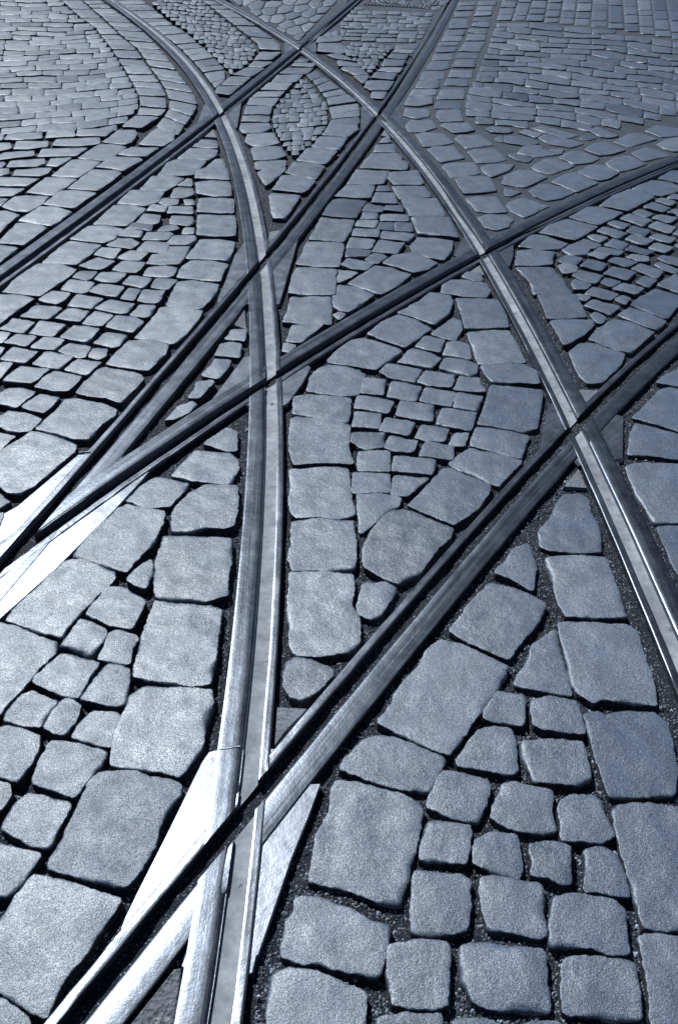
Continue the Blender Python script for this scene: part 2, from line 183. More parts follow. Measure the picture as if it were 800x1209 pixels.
-154,3121 61,108 23,47 -123,-14 -18,-134|medium grey sett, second from camera beside long bottom-centre rail, upper triangular panel|upper triangular panel
127,2526 9,93 -85,11 -14,-93|small squarish sett, first from left, fifth infill row from camera, central diamond panel|central diamond panel
-37,5864 52,-25 66,181 -12,171 -163,-34 -48,-281|large grey sett, sixth from camera beside straight diagonal rail, small lens panel at upper centre|small lens panel at upper centre
268,4968 149,7 13,36 -22,200 -156,-46 -15,-92|large grey sett, fifth from camera beside bright right-hand curve, upper triangular panel|upper triangular panel
472,5670 105,36 83,70 -49,204 -118,16 -56,-50|large grey sett, sixth from camera beside bright right-hand curve, top-right paving|top-right paving
458,2642 32,99 -85,26 -26,-100|small squarish sett, fourth from left, seventh infill row from camera, central diamond panel|central diamond panel
62,4749 77,10 26,187 -148,10 -66,-180|large grey sett, fourth from camera beside straight diagonal rail, upper triangular panel|upper triangular panel
551,5372 76,44 66,44 -41,237 -128,-16 -36,-66|large grey sett, fifth from camera beside bright right-hand curve, top-right paving|top-right paving
-517,5356 120,26 58,84 -50,174 -149,-25 -16,-35|large pale sett, third from camera beside long bottom-centre rail, small lens panel at upper centre|small lens panel at upper centre
387,3180 46,-21 36,99 -3,74 -23,19 -99,-137|medium oblong sett, alone, eleventh infill row from camera, central diamond panel|central diamond panel
1088,5245 63,-53 85,80 82,81 -95,114 -62,-3 -103,-144|large brick-shaped sett, third from left, third infill row from camera, top-right paving|top-right paving
1354,5147 46,-60 68,47 70,96 -65,139 -63,-11 -103,-121|large dark sett, fourth from camera beside rail curving in from right, top-right paving|top-right paving
287,4750 174,41 -34,167 -171,-18 4,-41|large grey sett, fourth from camera beside bright right-hand curve, upper triangular panel|upper triangular panel
-1300,5161 77,-33 76,195 -25,38 -160,12 -47,-197|large pale sett, sixth from camera beside upper-left diagonal rail, top-left paving|top-left paving
-552,5631 76,-4 84,69 -53,223 -155,-32 -5,-158|large pale sett, fourth from camera beside long bottom-centre rail, small lens panel at upper centre|small lens panel at upper centre
170,2391 60,2 17,61 -87,28 -18,-67|small squarish sett, second from left, fourth infill row from camera, central diamond panel|central diamond panel
429,3023 45,-15 9,118 -42,24 -41,-10 -25,-102|medium brick-shaped sett, second from left, tenth infill row from camera, central diamond panel|central diamond panel
449,2769 52,1 -11,98 -67,10 -31,-97|small squarish sett, third from left, eighth infill row from camera, central diamond panel|central diamond panel
-1189,2936 48,-6 21,90 -102,30 -17,-99|small tapering sett, first from left, sixth infill row from camera, left strip of cubes|left strip of cubes
-434,2837 28,86 2,56 -63,10 -26,-131|small pale sett, first from camera beside straight diagonal rail, narrow wedge between rails|narrow wedge between rails
-1211,3295 61,-11 28,106 -112,20 -34,-102|medium tapering sett, first from left, tenth infill row from camera, left strip of cubes|left strip of cubes
1316,5373 106,45 67,84 -81,150 -66,-12 -93,-130|large tapering sett, third from left, fourth infill row from camera, top-right paving|top-right paving
-941,3358 64,-27 23,11 13,88 -106,36 -46,-81|medium brick-shaped sett, third from left, eleventh infill row from camera, left strip of cubes|left strip of cubes
-1138,3148 42,-8 28,100 -111,29 -17,-102|medium tapering sett, second from left, ninth infill row from camera, left strip of cubes|left strip of cubes
-780,5330 37,94 -2,103 -75,30 -88,3 -50,-207|large pale sett, ninth from camera beside upper-left diagonal rail, left strip of cubes|left strip of cubes
-619,5002 -40,211 -106,-6 -51,-59 3,-127|large pale sett, fifth from camera beside long bottom-centre rail, left strip of cubes|left strip of cubes
-1387,5641 81,-25 27,53 5,180 -30,92 -104,-6 -40,-275|large oblong sett, third from left, seventh infill row from camera, top-left paving|top-left paving
725,5658 80,38 89,49 -46,215 -134,-21 -40,-72|large brick-shaped sett, first from left, fourth infill row from camera, top-right paving|top-right paving
1498,5543 98,47 91,90 -86,157 -73,-35 -98,-136|large tapering sett, fifth from left, fifth infill row from camera, top-right paving|top-right paving
147,2745 11,103 -75,13 -16,-104|small brick-shaped sett, first from left, seventh infill row from camera, central diamond panel|central diamond panel
-854,3058 21,14 18,91 -90,25 -28,-94|small tapering sett, fourth from left, ninth infill row from camera, left strip of cubes|left strip of cubes
-932,2856 32,-12 33,92 -90,24 -30,-80|small squarish sett, third from left, sixth infill row from camera, left strip of cubes|left strip of cubes
1118,5503 95,46 66,24 33,108 -132,-29 2,87 -107,-28 -57,-131|large tapering sett, second from left, fourth infill row from camera, top-right paving|top-right paving
-110,5612 76,-25 49,243 -52,20 -117,-6 -45,-202|large grey sett, fifth from camera beside straight diagonal rail, small lens panel at upper centre|small lens panel at upper centre
241,3995 45,142 -118,30 -37,-151|medium brick-shaped sett, second from left, fourth infill row from camera, upper triangular panel|upper triangular panel
-1561,5576 105,62 -32,117 -251,-45 14,-130|large oblong sett, third from left, eighth infill row from camera, top-left paving|top-left paving
-961,2976 21,9 9,83 -90,28 -25,-73|small tapering sett, fourth from left, eighth infill row from camera, left strip of cubes|left strip of cubes
322,3069 43,-15 28,103 -71,33 -49,-89|small brick-shaped sett, first from left, tenth infill row from camera, central diamond panel|central diamond panel
1722,5747 127,95 84,73 -74,121 -70,-13 -139,-169|large oblong sett, seventh from left, seventh infill row from camera, top-right paving|top-right paving
399,5982 94,14 87,102 -13,188 -139,-8 -41,-143|large grey sett, seventh from camera beside bright right-hand curve, top-right paving|top-right paving
-422,3006 48,-10 -3,109 -45,15 -34,-18 -9,-93|small pale sett, second from camera beside straight diagonal rail, narrow wedge between rails|narrow wedge between rails
1739,5462 89,58 106,67 -68,124 -40,41 -129,-136|large dark sett, sixth from camera beside rail curving in from right, top-right paving|top-right paving
-798,3710 55,-2 15,23 6,81 -59,21 -72,-15 -7,-92|medium squarish sett, third from left, fourteenth infill row from camera, left strip of cubes|left strip of cubes
-1545,5402 34,147 -259,-35 8,-144|large oblong sett, second from left, seventh infill row from camera, top-left paving|top-left paving
-972,3506 45,-8 14,105 -113,28 -27,-76|medium tapering sett, second from left, twelfth infill row from camera, left strip of cubes|left strip of cubes
-1008,3394 31,92 -113,36 -20,-112|medium squarish sett, second from left, eleventh infill row from camera, left strip of cubes|left strip of cubes
-1267,3175 52,-12 19,95 -96,30 -22,-93|small tapering sett, first from left, ninth infill row from camera, left strip of cubes|left strip of cubes
-1083,3533 23,11 14,97 -114,29 -16,-98|medium tapering sett, first from left, twelfth infill row from camera, left strip of cubes|left strip of cubes
1250,5765 118,-60 88,93 -103,107 -103,87 -55,-96|large oblong sett, fourth from left, fifth infill row from camera, top-right paving|top-right paving
-1899,5862 119,18 108,32 -30,164 -122,-21 -109,-35|large squarish sett, third from left, tenth infill row from camera, top-left paving|top-left paving
-1065,3277 43,-7 15,101 -93,16 -27,-93|small squarish sett, second from left, tenth infill row from camera, left strip of cubes|left strip of cubes
987,6504 144,-20 135,-55 33,189 -147,13 -137,80|large tapering sett, first from left, ninth infill row from camera, top-right paving|top-right paving
-1106,3029 48,-7 18,85 -86,24 -28,-87|small squarish sett, third from left, eighth infill row from camera, left strip of cubes|left strip of cubes
619,6239 152,19 0,290 -144,-26 -35,-172|large oblong sett, first from left, seventh infill row from camera, top-right paving|top-right paving
1767,6592 96,-121 100,-67 53,183 -97,119 -109,50|large tapering sett, sixth from left, eleventh infill row from camera, top-right paving|top-right paving
782,5174 29,-54 110,117 52,118 -157,3 -47,-72|big brick-shaped sett, first from left, second infill row from camera, top-right paving|top-right paving
-861,3974 66,3 -8,114 -110,14 -24,-109|medium tapering sett, second from left, sixteenth infill row from camera, left strip of cubes|left strip of cubes
-796,3442 44,-5 11,37 3,89 -89,5 -6,-108|small brick-shaped sett, fourth from left, twelfth infill row from camera, left strip of cubes|left strip of cubes
-456,5038 38,-121 34,89 53,167 3,64 -127,-52 -27,-38|big pale sett, first from camera beside long bottom-centre rail, small lens panel at upper centre|small lens panel at upper centre
-1225,5387 86,-4 44,176 -166,16 -49,-160|large pale sett, seventh from camera beside upper-left diagonal rail, top-left paving|top-left paving
1078,3402 57,81 -95,64 -51,-59|small brick-shaped sett, second from left, second infill row from camera, right-hand panel of cubes|right-hand panel of cubes
-974,3240 42,-4 30,94 -82,30 -29,-109|small brick-shaped sett, third from left, tenth infill row from camera, left strip of cubes|left strip of cubes
1973,5963 114,30 103,124 -55,46 -118,67 -115,-129|large squarish sett, fifth from left, ninth infill row from camera, top-right paving|top-right paving
1386,7463 131,-123 132,-65 41,187 -129,131 -144,35|large brick-shaped sett, fifth from left, fourteenth infill row from camera, top-right paving|top-right paving
-1673,4856 34,123 -216,-3 -42,-10 37,-120|big oblong sett, first from left, fourth infill row from camera, top-left paving|top-left paving
-628,5909 116,21 46,107 -21,106 -175,-20 1,-145|large pale sett, fifth from camera beside long bottom-centre rail, small lens panel at upper centre|small lens panel at upper centre
677,5969 81,19 59,51 -23,170 -150,1 -39,-62|large brick-shaped sett, first from left, fifth infill row from camera, top-right paving|top-right paving
-950,3745 56,-5 13,31 12,86 -104,3 -27,-94|medium tapering sett, second from left, fourteenth infill row from camera, left strip of cubes|left strip of cubes
828,6835 31,307 -173,-43 -51,-276|large oblong sett, first from left, tenth infill row from camera, top-right paving|top-right paving
-1400,6002 127,-29 67,256 -155,31|large oblong sett, seventh from left, ninth infill row from camera, top-left paving|top-left paving
-1371,6498 177,-51 -48,280 -181,19|large tapering sett, fifth from left, twelfth infill row from camera, top-left paving|top-left paving
179,7035 122,8 58,306 -142,11 -64,-38 -18,-196|large grey sett, second from camera beside straight diagonal rail, strip at top centre|strip at top centre
-1650,5022 33,49 -7,92 -75,-4 -116,-24 14,-110|big brick-shaped sett, second from left, fifth infill row from camera, top-left paving|top-left paving
-1169,6447 166,-165 1,261 -204,137|large tapering sett, seventh from left, eleventh infill row from camera, top-left paving|top-left paving
-1215,6720 209,-134 -64,277 -212,118|large pale sett, first from camera beside long bottom-centre rail, top-left paving|top-left paving
-1196,3427 45,-8 24,41 7,61 -79,18 -39,-84|small squarish sett, first from left, eleventh infill row from camera, left strip of cubes|left strip of cubes
-1105,3785 48,-10 22,24 27,72 -88,40 -59,-93|medium squarish sett, first from left, fourteenth infill row from camera, left strip of cubes|left strip of cubes
-1943,5685 116,42 -36,135 -199,-34 15,-135|large brick-shaped sett, second from left, ninth infill row from camera, top-left paving|top-left paving
132,4066 16,105 -114,35 -19,-132|medium tapering sett, first from left, fourth infill row from camera, upper triangular panel|upper triangular panel
-965,4015 29,83 -53,45 -78,-3 -21,-87|medium squarish sett, first from left, sixteenth infill row from camera, left strip of cubes|left strip of cubes
1227,3741 60,93 -87,67 -57,-84|medium tapering sett, third from left, fifth infill row from camera, right-hand panel of cubes|right-hand panel of cubes
-1185,6006 159,-167 9,209 -152,164|large pale sett, ninth from camera beside upper-left diagonal rail, top-left paving|top-left paving
1110,3544 50,64 -91,76 -53,-81|small brick-shaped sett, second from left, third infill row from camera, right-hand panel of cubes|right-hand panel of cubes
1649,6891 131,-84 126,-67 43,155 -127,103 -144,7|large brick-shaped sett, sixth from left, twelfth infill row from camera, top-right paving|top-right paving
963,6355 131,-50 136,-12 19,118 -132,56 -138,18|large oblong sett, fourth from left, eighth infill row from camera, top-right paving|top-right paving
989,5931 -18,-137 23,-21 120,-60 69,70 -41,110 -126,39|large brick-shaped sett, third from left, fifth infill row from camera, top-right paving|top-right paving
-1019,3642 55,-9 16,12 18,90 -111,6 -14,-78|small squarish sett, second from left, thirteenth infill row from camera, left strip of cubes|left strip of cubes
1550,6536 116,-98 117,-101 28,148 -109,121 -135,42|large oblong sett, fifth from left, tenth infill row from camera, top-right paving|top-right paving
-840,3595 13,22 13,82 -95,25 -24,-89|small tapering sett, third from left, thirteenth infill row from camera, left strip of cubes|left strip of cubes
-483,2696 22,58 16,52 -10,15 -50,-17 -5,-66 -10,-43|small pale sett, second from camera beside rail curving in from right, narrow wedge between rails|narrow wedge between rails
470,6291 89,83 0,199 -156,-10 -19,-200|large brick-shaped sett, first from left, sixth infill row from camera, top-right paving|top-right paving
489,6602 106,74 14,204 -172,-11 -36,-233|large grey sett, first from camera beside straight diagonal rail, top-right paving|top-right paving
-1709,5197 26,59 -27,77 -178,-49 10,-115|big oblong sett, second from left, sixth infill row from camera, top-left paving|top-left paving
39,3819 65,-9 34,79 -118,48 -28,-73|medium brick-shaped sett, alone, second infill row from camera, upper triangular panel|upper triangular panel
881,6989 107,-76 106,-31 31,193 -108,84 -113,2|large tapering sett, first from left, eleventh infill row from camera, top-right paving|top-right paving
-494,6337 -1,226 -171,-10 -1,-227|large pale sett, first from camera beside upper-left diagonal rail, small lens panel at upper centre|small lens panel at upper centre
-1856,5509 106,48 -25,120 -184,-24 24,-148|big squarish sett, second from left, eighth infill row from camera, top-left paving|top-left paving
-492,5202 83,5 79,61 -6,109 -144,-31 -33,-29|big pale sett, second from camera beside long bottom-centre rail, small lens panel at upper centre|small lens panel at upper centre
2122,7070 95,-105 99,-66 52,168 -91,122 -102,70|large tapering sett, eighth from left, fourteenth infill row from camera, top-right paving|top-right paving
-576,2557 27,8 43,41 20,55 -17,21 -45,-36 -17,-68|small pale sett, first from camera beside rail curving in from right, narrow wedge between rails|narrow wedge between rails
307,4165 35,95 -156,26 -12,-87|medium brick-shaped sett, second from left, fifth infill row from camera, upper triangular panel|upper triangular panel
-713,4082 30,53 -16,58 -100,4 -21,-120|medium tapering sett, third from left, seventeenth infill row from camera, left strip of cubes|left strip of cubes
1036,3744 48,-31 57,92 -92,50 -48,-55|small tapering sett, second from left, fourth infill row from camera, right-hand panel of cubes|right-hand panel of cubes
273,4669 -10,162 -95,2 -30,-154|medium brick-shaped sett, alone, ninth infill row from camera, upper triangular panel|upper triangular panel
-1173,3057 17,81 -80,15 -28,-70|small squarish sett, second from left, eighth infill row from camera, left strip of cubes|left strip of cubes
1162,2843 61,-20 50,171 -103,-67 -48,-63|medium dark sett, first from camera beside thick lower diagonal rail, right-edge corner panel|right-edge corner panel
-1457,5793 18,164 -216,-36 19,-138|big brick-shaped sett, fifth from left, ninth infill row from camera, top-left paving|top-left paving
1924,6736 92,-100 94,-104 45,189 -92,100 -110,61|large tapering sett, seventh from left, twelfth infill row from camera, top-right paving|top-right paving
1290,5995 90,-88 80,74 -191,206 -83,-55|large oblong sett, fourth from left, seventh infill row from camera, top-right paving|top-right paving
-8,8288 17,195 -73,169 -173,-13 0,-302|large grey sett, first from camera beside upper-left diagonal rail, strip at top centre|strip at top centre
1365,3775 51,87 -84,75 -52,-57|small brick-shaped sett, fourth from left, sixth infill row from camera, right-hand panel of cubes|right-hand panel of cubes
-2114,6256 109,35 107,54 -38,140 -109,-48 -116,-28|large brick-shaped sett, second from left, thirteenth infill row from camera, top-left paving|top-left paving
1281,6433 119,-23 106,-92 35,187 -119,31 -117,55|large tapering sett, second from left, ninth infill row from camera, top-right paving|top-right paving
328,5412 10,90 -35,48 -144,-8 -33,-124|big grey sett, seventh from camera beside bright right-hand curve, upper triangular panel|upper triangular panel
1042,4016 71,15 31,78 -63,54 -76,-86|medium brick-shaped sett, first from left, sixth infill row from camera, right-hand panel of cubes|right-hand panel of cubes
-1737,6392 110,29 105,59 -30,145 -111,-41 -111,-35|large brick-shaped sett, fourth from left, thirteenth infill row from camera, top-left paving|top-left paving
-1951,5293 83,44 91,45 -33,96 -161,-38 -30,-142|big oblong sett, first from left, seventh infill row from camera, top-left paving|top-left paving
-819,4130 17,81 -23,20 -100,1 -11,-107|medium tapering sett, second from left, seventeenth infill row from camera, left strip of cubes|left strip of cubes
-1761,6223 111,26 111,60 -33,127 -111,-41 -118,-33|large brick-shaped sett, third from left, twelfth infill row from camera, top-left paving|top-left paving
-772,3307 14,19 6,88 -66,11 -19,-102|small brick-shaped sett, fourth from left, eleventh infill row from camera, left strip of cubes|left strip of cubes
1415,3628 39,-19 55,188 -59,20 -105,-116|medium dark sett, fifth from camera beside thick lower diagonal rail, right-hand panel of cubes|right-hand panel of cubes
-1642,4147 22,55 7,112 25,111 -86,61 -64,-33|big tapering sett, alone, first infill row from camera, top-left paving|top-left paving
-745,4310 19,43 -17,92 -106,4 8,-115|medium tapering sett, second from left, nineteenth infill row from camera, left strip of cubes|left strip of cubes
-489,6580 29,220 -198,-13 -12,-190
-731,3578 29,98 -38,17 -55,2 -10,-98
-683,1065 13,12 12,32 -8,26 -25,9 -18,3
164,4198 8,110 -117,9 -16,-97
1386,6167 92,-45 78,-70 41,163 -91,52 -80,81
-94,6380 183,119 -7,184 -189,-117
-1662,5923 86,45 84,65 -32,141 -86,-55 -91,-39
-1069,3917 51,-18 10,114 -96,22 -13,-96
1384,6991 122,-87 134,-4 22,105 -123,82 -131,46
-834,4707 56,58 -23,99 -70,21 -27,-43 4,-132
1023,6746 127,-95 142,-5 9,88 -128,79 -139,61
1965,5652 102,48 94,320 -141,-77 -124,-143
-921,4322 27,24 -8,110 -87,17 -17,-132
2079,6837 89,-83 80,-109 56,201 -90,79 -94,72
-1433,6784 183,-17 -54,207 -198,35
-2305,6744 107,-1 108,10 -50,172 -110,1 -108,-15
-2102,5800 100,38 93,37 -27,128 -102,-40 -93,-39
1582,8066 133,-62 136,-89 35,228 -131,81 -161,-20
-957,3878 57,-3 22,86 -83,34 -44,-88
-1962,6637 106,57 115,54 -41,152 -109,-60 -114,-64
-2198,6095 107,18 103,46 -34,118 -107,-31 -113,-13
-110,6597 186,116 -60,188 -149,-112
-395,3130 28,-8 0,97 -61,-2 -16,-80
1228,3596 53,70 -77,52 -59,-57
966,6188 100,-23 94,-66 27,183 -103,11 -104,20
-1984,6158 105,40 102,32 -27,139 -109,-37 -98,-52
2133,7514 113,-85 119,-35 46,152 -112,90 -126,23
1301,6634 115,-62 120,-31 23,121 -115,70 -128,1
789,6576 4,198 -155,-10 -40,-200
-105,6081 194,58 2,165 -177,-76
660,7370 83,94 13,211 -157,-11 -50,-248
320,4429 5,88 -137,0 -8,-95
816,6600 81,-64 75,-32 32,197 -84,49 -79,16
1470,4408 60,90 -92,76 -64,-69
-1851,6053 97,16 95,29 -31,131 -98,-20 -96,-29
945,9401 182,66 51,490 -156,-13 -55,-280
-1638,7429 189,-6 -85,246 -186,10
1448,7910 130,-78 136,-57 27,171 -127,99 -153,-18
-1820,7967 197,-32 -100,299 -197,11
394,2434 22,75 -42,-1 -30,-75
1896,7604 111,-64 112,-20 42,142 -110,70 -97,108
-1168,6243 153,-164 11,169 -163,166
115,3978 11,75 -107,14 -9,-106
-363,7254 38,225 -191,-13 -33,-224
629,7738 88,-30 93,79 17,243 -135,14 -56,-195
-823,5574 74,-5 -24,172 -98,17 -31,-155
-2788,8199 142,-23 137,12 -55,187 -142,13 -147,14
201,656 84,1 -4,26 -20,8 -35,1 -20,-3
-742,4475 -19,99 -118,4 5,-100
-1642,5783 -37,127 -158,-23 23,-137
1700,9520 141,-105 142,-20 50,201 -143,105 -138,78
1514,6304 65,-53 69,-30 32,145 -61,76 -66,57
-2247,6941 115,-1 113,23 -39,141 -116,-6 -118,-10
-1293,7020 213,-118 -66,202 -214,129
1880,7171 123,-21 113,-61 39,160 -123,27 -115,72
1131,3844 53,73 -74,52 -58,-74
-2348,7492 121,21 118,14 -39,179 -125,-14 -112,-41
1864,7924 114,-58 103,-107 48,220 -114,61 -115,79
-426,6995 34,212 -170,1 -47,-194
-757,7131 48,253 -151,4 -52,-242
1168,7506 99,-34 112,-12 16,162 -98,59 -114,21
-26,3816 1,-124 9,-11 55,58 27,53 -83,29
-2328,7114 112,8 117,8 -45,158 -116,-2 -113,-26
-1535,3802 29,25 21,121 14,51 -97,34 -34,-14
-2026,5989 83,33 85,30 -35,133 -85,-33 -83,-40
948,7478 36,263 -166,-12 -44,-229
-1515,7685 217,-111 -83,256 -210,86
-1358,6295 158,-32 9,150 -175,52
1306,4234 57,71 -95,79 -48,-58
1242,6283 67,-63 70,-50 30,181 -70,47 -81,5
-2091,7506 99,14 96,46 -44,182 -99,-24 -105,-16
-2178,6427 104,12 93,41 -27,119 -103,-25 -103,-10
-1424,7420 210,-105 -71,220 -217,113
2141,8817 135,-46 143,-22 40,188 -135,49 -141,52
2050,8394 109,-124 116,-70 42,168 -106,134 -127,45
625,7108 58,54 8,197 -143,-10 -46,-199
-2088,6757 102,27 91,56 -26,135 -102,-42 -100,-22
896,7208 16,233 -151,3 -41,-215
1716,7500 111,-77 118,-24 28,116 -113,66 -104,113
996,3924 44,-18 46,87 -70,34 -50,-63
1961,8136 110,-80 114,-55 37,166 -110,80 -108,107
1664,7278 104,-44 96,-62 44,184 -108,34 -102,43
550,6894 86,48 19,155 -168,2 -39,-169
1264,3892 62,62 -90,62 -42,-55
1570,4319 54,81 -73,78 -60,-69
1008,7816 32,292 -147,-10 -58,-272
-65,8742 54,142 -57,137 -177,-62 -20,-278
-1564,7205 195,-13 -68,195 -189,7
-1887,6856 100,54 105,49 -33,147 -104,-53 -100,-69
-489,6163 -3,148 -173,-10 -1,-128
1481,7155 95,-43 93,-61 35,186 -99,32 -98,48
-1086,3661 13,23 14,80 -78,-4 -20,-68
2259,7690 118,-51 105,-78 53,178 -115,63 -127,13
-983,7200 84,142 -31,250 -139,-113
1894,7005 87,-85 88,-62 39,140 -85,94 -100,25
-946,4151 -4,80 -83,38 -18,-110
1584,5941 62,-19 64,50 -93,185 -70,-76
-812,6849 51,249 -164,2 3,-198
1109,6895 82,-41 75,-57 36,200 -86,27 -79,41
1404,4145 62,69 -88,69 -45,-61
303,5563 -6,158 -109,-15 -22,-138
-294,7509 42,203 -197,-14 -55,-182
-1534,6312 76,58 79,67 -28,138 -78,-64 -80,-58
-2686,7800 136,-1 119,41 -33,142 -133,-19 -133,4
-1654,6108 90,44 86,69 -22,105 -89,-58 -93,-42
1012,7192 93,-53 90,-71 27,205 -95,41 -102,-6
-852,3470 9,114 -50,9 -15,-105
-880,2963 17,25 -4,57 -55,-2 0,-66
152,3882 49,87 -37,48 -39,-27 -29,-62
-2261,7893 119,18 125,22 -43,169 -123,-16 -122,-40
1797,5096 73,-67 82,279 -102,-24 -115,-136
-2306,6576 89,-2 91,8 -44,141 -91,2 -91,-10
1610,6662 77,-28 70,-32 38,148 -73,52 -69,48
334,4287 -4,119 -78,-4 -9,-105
-1705,4698 34,114 -179,1 41,-130
1504,9015 133,-43 131,-98 32,242 -133,52 -145,42
1400,8806 124,-98 128,-62 30,184 -123,106 -139,22
1508,7627 101,-48 92,-95 39,211 -102,47 -106,40
-705,7426 76,259 -139,5 -83,-233
-600,7980 68,293 -174,-13 -29,-282
1283,4094 57,75 -65,64 -55,-69
-1832,6540 83,26 82,27 -32,148 -85,-26 -79,-41
-1913,7375 109,68 100,78 -20,150 -112,-78 -102,-70
-1894,6350 74,24 72,24 -34,158 -76,-27 -69,-39
1681,8230 142,2 122,-94 44,213 -139,19 -141,12
1202,4040 55,-15 36,52 -102,47 -43,-66
-1948,8822 238,-44 -97,250 -241,36
-1750,8386 213,-90 -95,267 -228,68
1955,9104 145,-44 170,30 22,148 -155,3 -149,96
-85,6248 176,82 -1,142 -182,-116
980,3644 54,2 30,55 -63,53 -24,-56
1616,4601 57,70 -70,86 -68,-77
1107,7342 107,-13 94,-70 33,192 -108,16 -101,29
1319,7239 72,-62 73,-23 32,161 -70,77 -72,50
799,6385 77,-9 76,-15 14,128 -75,29 -74,54
565,3708 38,8 0,84 -64,4 -24,-53
-1599,5183 35,99 6,71 -113,-30 3,-124
1265,7740 113,-57 120,-41 19,148 -112,71 -132,-20
75,7486 97,42 -62,224 -133,13 -16,-74
1300,3667 60,90 -45,39 -56,-76
966,3810 58,14 16,59 -44,41 -44,-33
1219,8620 107,-81 99,-69 40,224 -108,78 -111,8
1723,7766 88,-55 77,-88 51,225 -91,45 -89,41
1955,7377 91,-70 99,-26 32,130 -90,71 -103,24
2011,9386 99,-76 115,-50 44,265 -104,62 -127,7
1434,4267 53,85 -69,53 -54,-73
1481,4067 59,71 -64,58 -56,-63
157,4321 12,101 -98,-5 -16,-72
-2091,7319 91,13 80,40 -31,161 -92,-21 -88,-14
2882,9535 131,-6 122,504 -130,7
-1733,7717 187,-12 -64,190 -196,32
-462,6829 29,147 -187,-12 -34,-135
-1603,7951 210,-81 -76,230 -200,48
-1941,7163 81,48 88,62 -41,150 -82,-56 -92,-49
1790,6333 72,-39 65,-54 39,141 -74,37 -65,60
-910,4233 -10,83 -96,24 -12,-71
-1137,7686 148,112 -67,208 -144,-135
-2640,8388 127,0 121,45 -44,154 -124,-22 -136,2
2376,9962 144,-6 114,511 -142,7
-1511,7039 199,-35 -48,159 -196,16
2426,8729 75,-99 73,-81 71,259 -77,92 -92,22
-172,6955 125,127 -66,202 -96,-143
443,7820 35,208 -169,27 -32,-232
-1737,6737 76,20 68,28 -27,163 -77,-21 -68,-33
1449,6757 76,-33 82,-48 26,179 -81,13 -93,1
1898,8657 149,-62 151,-1 36,123 -154,41 -146,43
351,7369 41,209 -162,10 -44,-163
-2087,7115 68,10 69,30 -48,181 -69,-12 -75,-11
1681,9204 129,-34 121,-85 41,233 -130,38 -132,47
1203,7057 86,-32 79,-29 29,132 -85,46 -76,71
1280,6776 72,-25 81,6 15,113 -68,50 -75,47
3135,10575 129,-8 171,703 -129,10
1676,7048 106,-21 98,-12 33,106 -106,26 -89,62
1655,6213 53,-42 45,-45 48,179 -56,28 -50,35
-1121,2470 40,-126 19,24 23,80 -53,17
2782,9703 120,-7 127,531 -123,7
1535,4190 49,69 -77,52 -52,-44
-2681,7623 116,0 107,33 -40,142 -114,-14 -120,2
1468,9332 96,-79 99,-41 41,248 -98,81 -108,-3
1386,4038 50,45 -91,65 -41,-45
-724,8395 178,-60 -28,239 -190,60
2358,8437 114,-79 111,-52 46,142 -120,58 -97,121
694,8067 166,44 20,228 -150,-12 -33,-204
2192,7986 83,-97 86,-49 45,145 -84,94 -87,56
1467,3948 72,-50 26,90 -41,23 -58,35 -40,-39
1609,4457 63,77 -82,50 -52,-56
919,5997 91,-9 53,41 -24,71 -111,27 -41,-60
-2124,6579 81,14 68,33 -24,127 -81,-20 -75,-12
-2490,8585 123,42 113,68 -32,160 -122,-59 -121,-41
-2252,7708 103,10 95,15 -29,160 -106,-9 -93,-27
1367,8063 93,-23 101,23 23,138 -92,42 -95,28
997,5435 55,-37 50,83 -98,90 -49,-36
-2431,6914 84,19 91,14 -44,135 -87,-13 -86,-33
1159,4109 48,41 -64,77 -56,-56
-2453,7653 99,32 89,32 -30,157 -101,-32 -89,-40
-1676,6965 72,21 71,32 -30,156 -74,-23 -71,-32
2469,8978 107,-20 93,-65 63,236 -107,25 -100,46
2690,8889 53,-94 70,-59 65,267 -55,90 -79,40
-892,4590 50,27 -12,79 -78,12 -17,-64
-662,5220 -32,155 -49,-3 -30,-146
-2750,9218 140,-22 130,15 -41,172 -138,8 -139,10
-2297,8264 82,28 91,29 -56,208 -84,-30 -88,-48
-2315,6249 97,0 93,12 -42,146 -99,1 -95,-10
-1488,6034 52,32 48,35 -26,157 -53,-37 -47,-43
2284,8175 71,-47 64,-63 66,245 -76,34 -71,43
2086,7734 75,-51 79,-6 39,135 -72,66 -65,74
-3164,9974 135,26 133,36 -56,213 -136,-31 -137,-32
-2575,7040 119,35 115,40 -38,150 -122,-38 -118,-33
-1864,7044 81,44 73,45 -22,150 -83,-47 -72,-56
-855,8904 210,-54 -87,244 -201,40
2617,10293 133,-7 113,513 -131,9
1425,3863 38,-34 22,48 -62,81 -31,-26
194,4557 7,77 -85,28 -23,-95
241,4297 3,105 -65,0 -18,-94
-2921,9028 127,-10 134,-12 -53,178 -132,21 -129,-14
-2427,7290 83,23 89,20 -44,147 -85,-21 -86,-35
-1657,6598 64,19 67,37 -33,135 -65,-23 -70,-25
851,6810 79,-25 80,-26 14,119 -79,36 -79,52
-2234,9516 226,-27 -118,265 -208,1
1307,9094 87,-60 85,-21 39,229 -87,67 -90,10
1811,8392 115,3 101,-23 44,173 -114,6 -100,39
837,6205 59,-18 53,4 24,128 -59,29 -52,11
-2508,8200 100,28 91,49 -35,162 -100,-38 -97,-28
-2178,5935 75,16 72,32 -33,112 -75,-20 -78,-13
2994,10611 125,-8 136,567 -129,10
-1210,7901 144,135 -58,159 -150,-109
1127,8141 117,-9 113,-37 22,160 -119,5 -115,43
-3302,9766 145,1 136,40 -50,173 -142,-21 -150,2
-2512,7426 80,24 84,33 -46,145 -81,-26 -87,-28
-2014,6955 77,30 68,48 -24,133 -78,-37 -73,-28
1008,3333 19,-9 34,59 -37,47 -28,-30
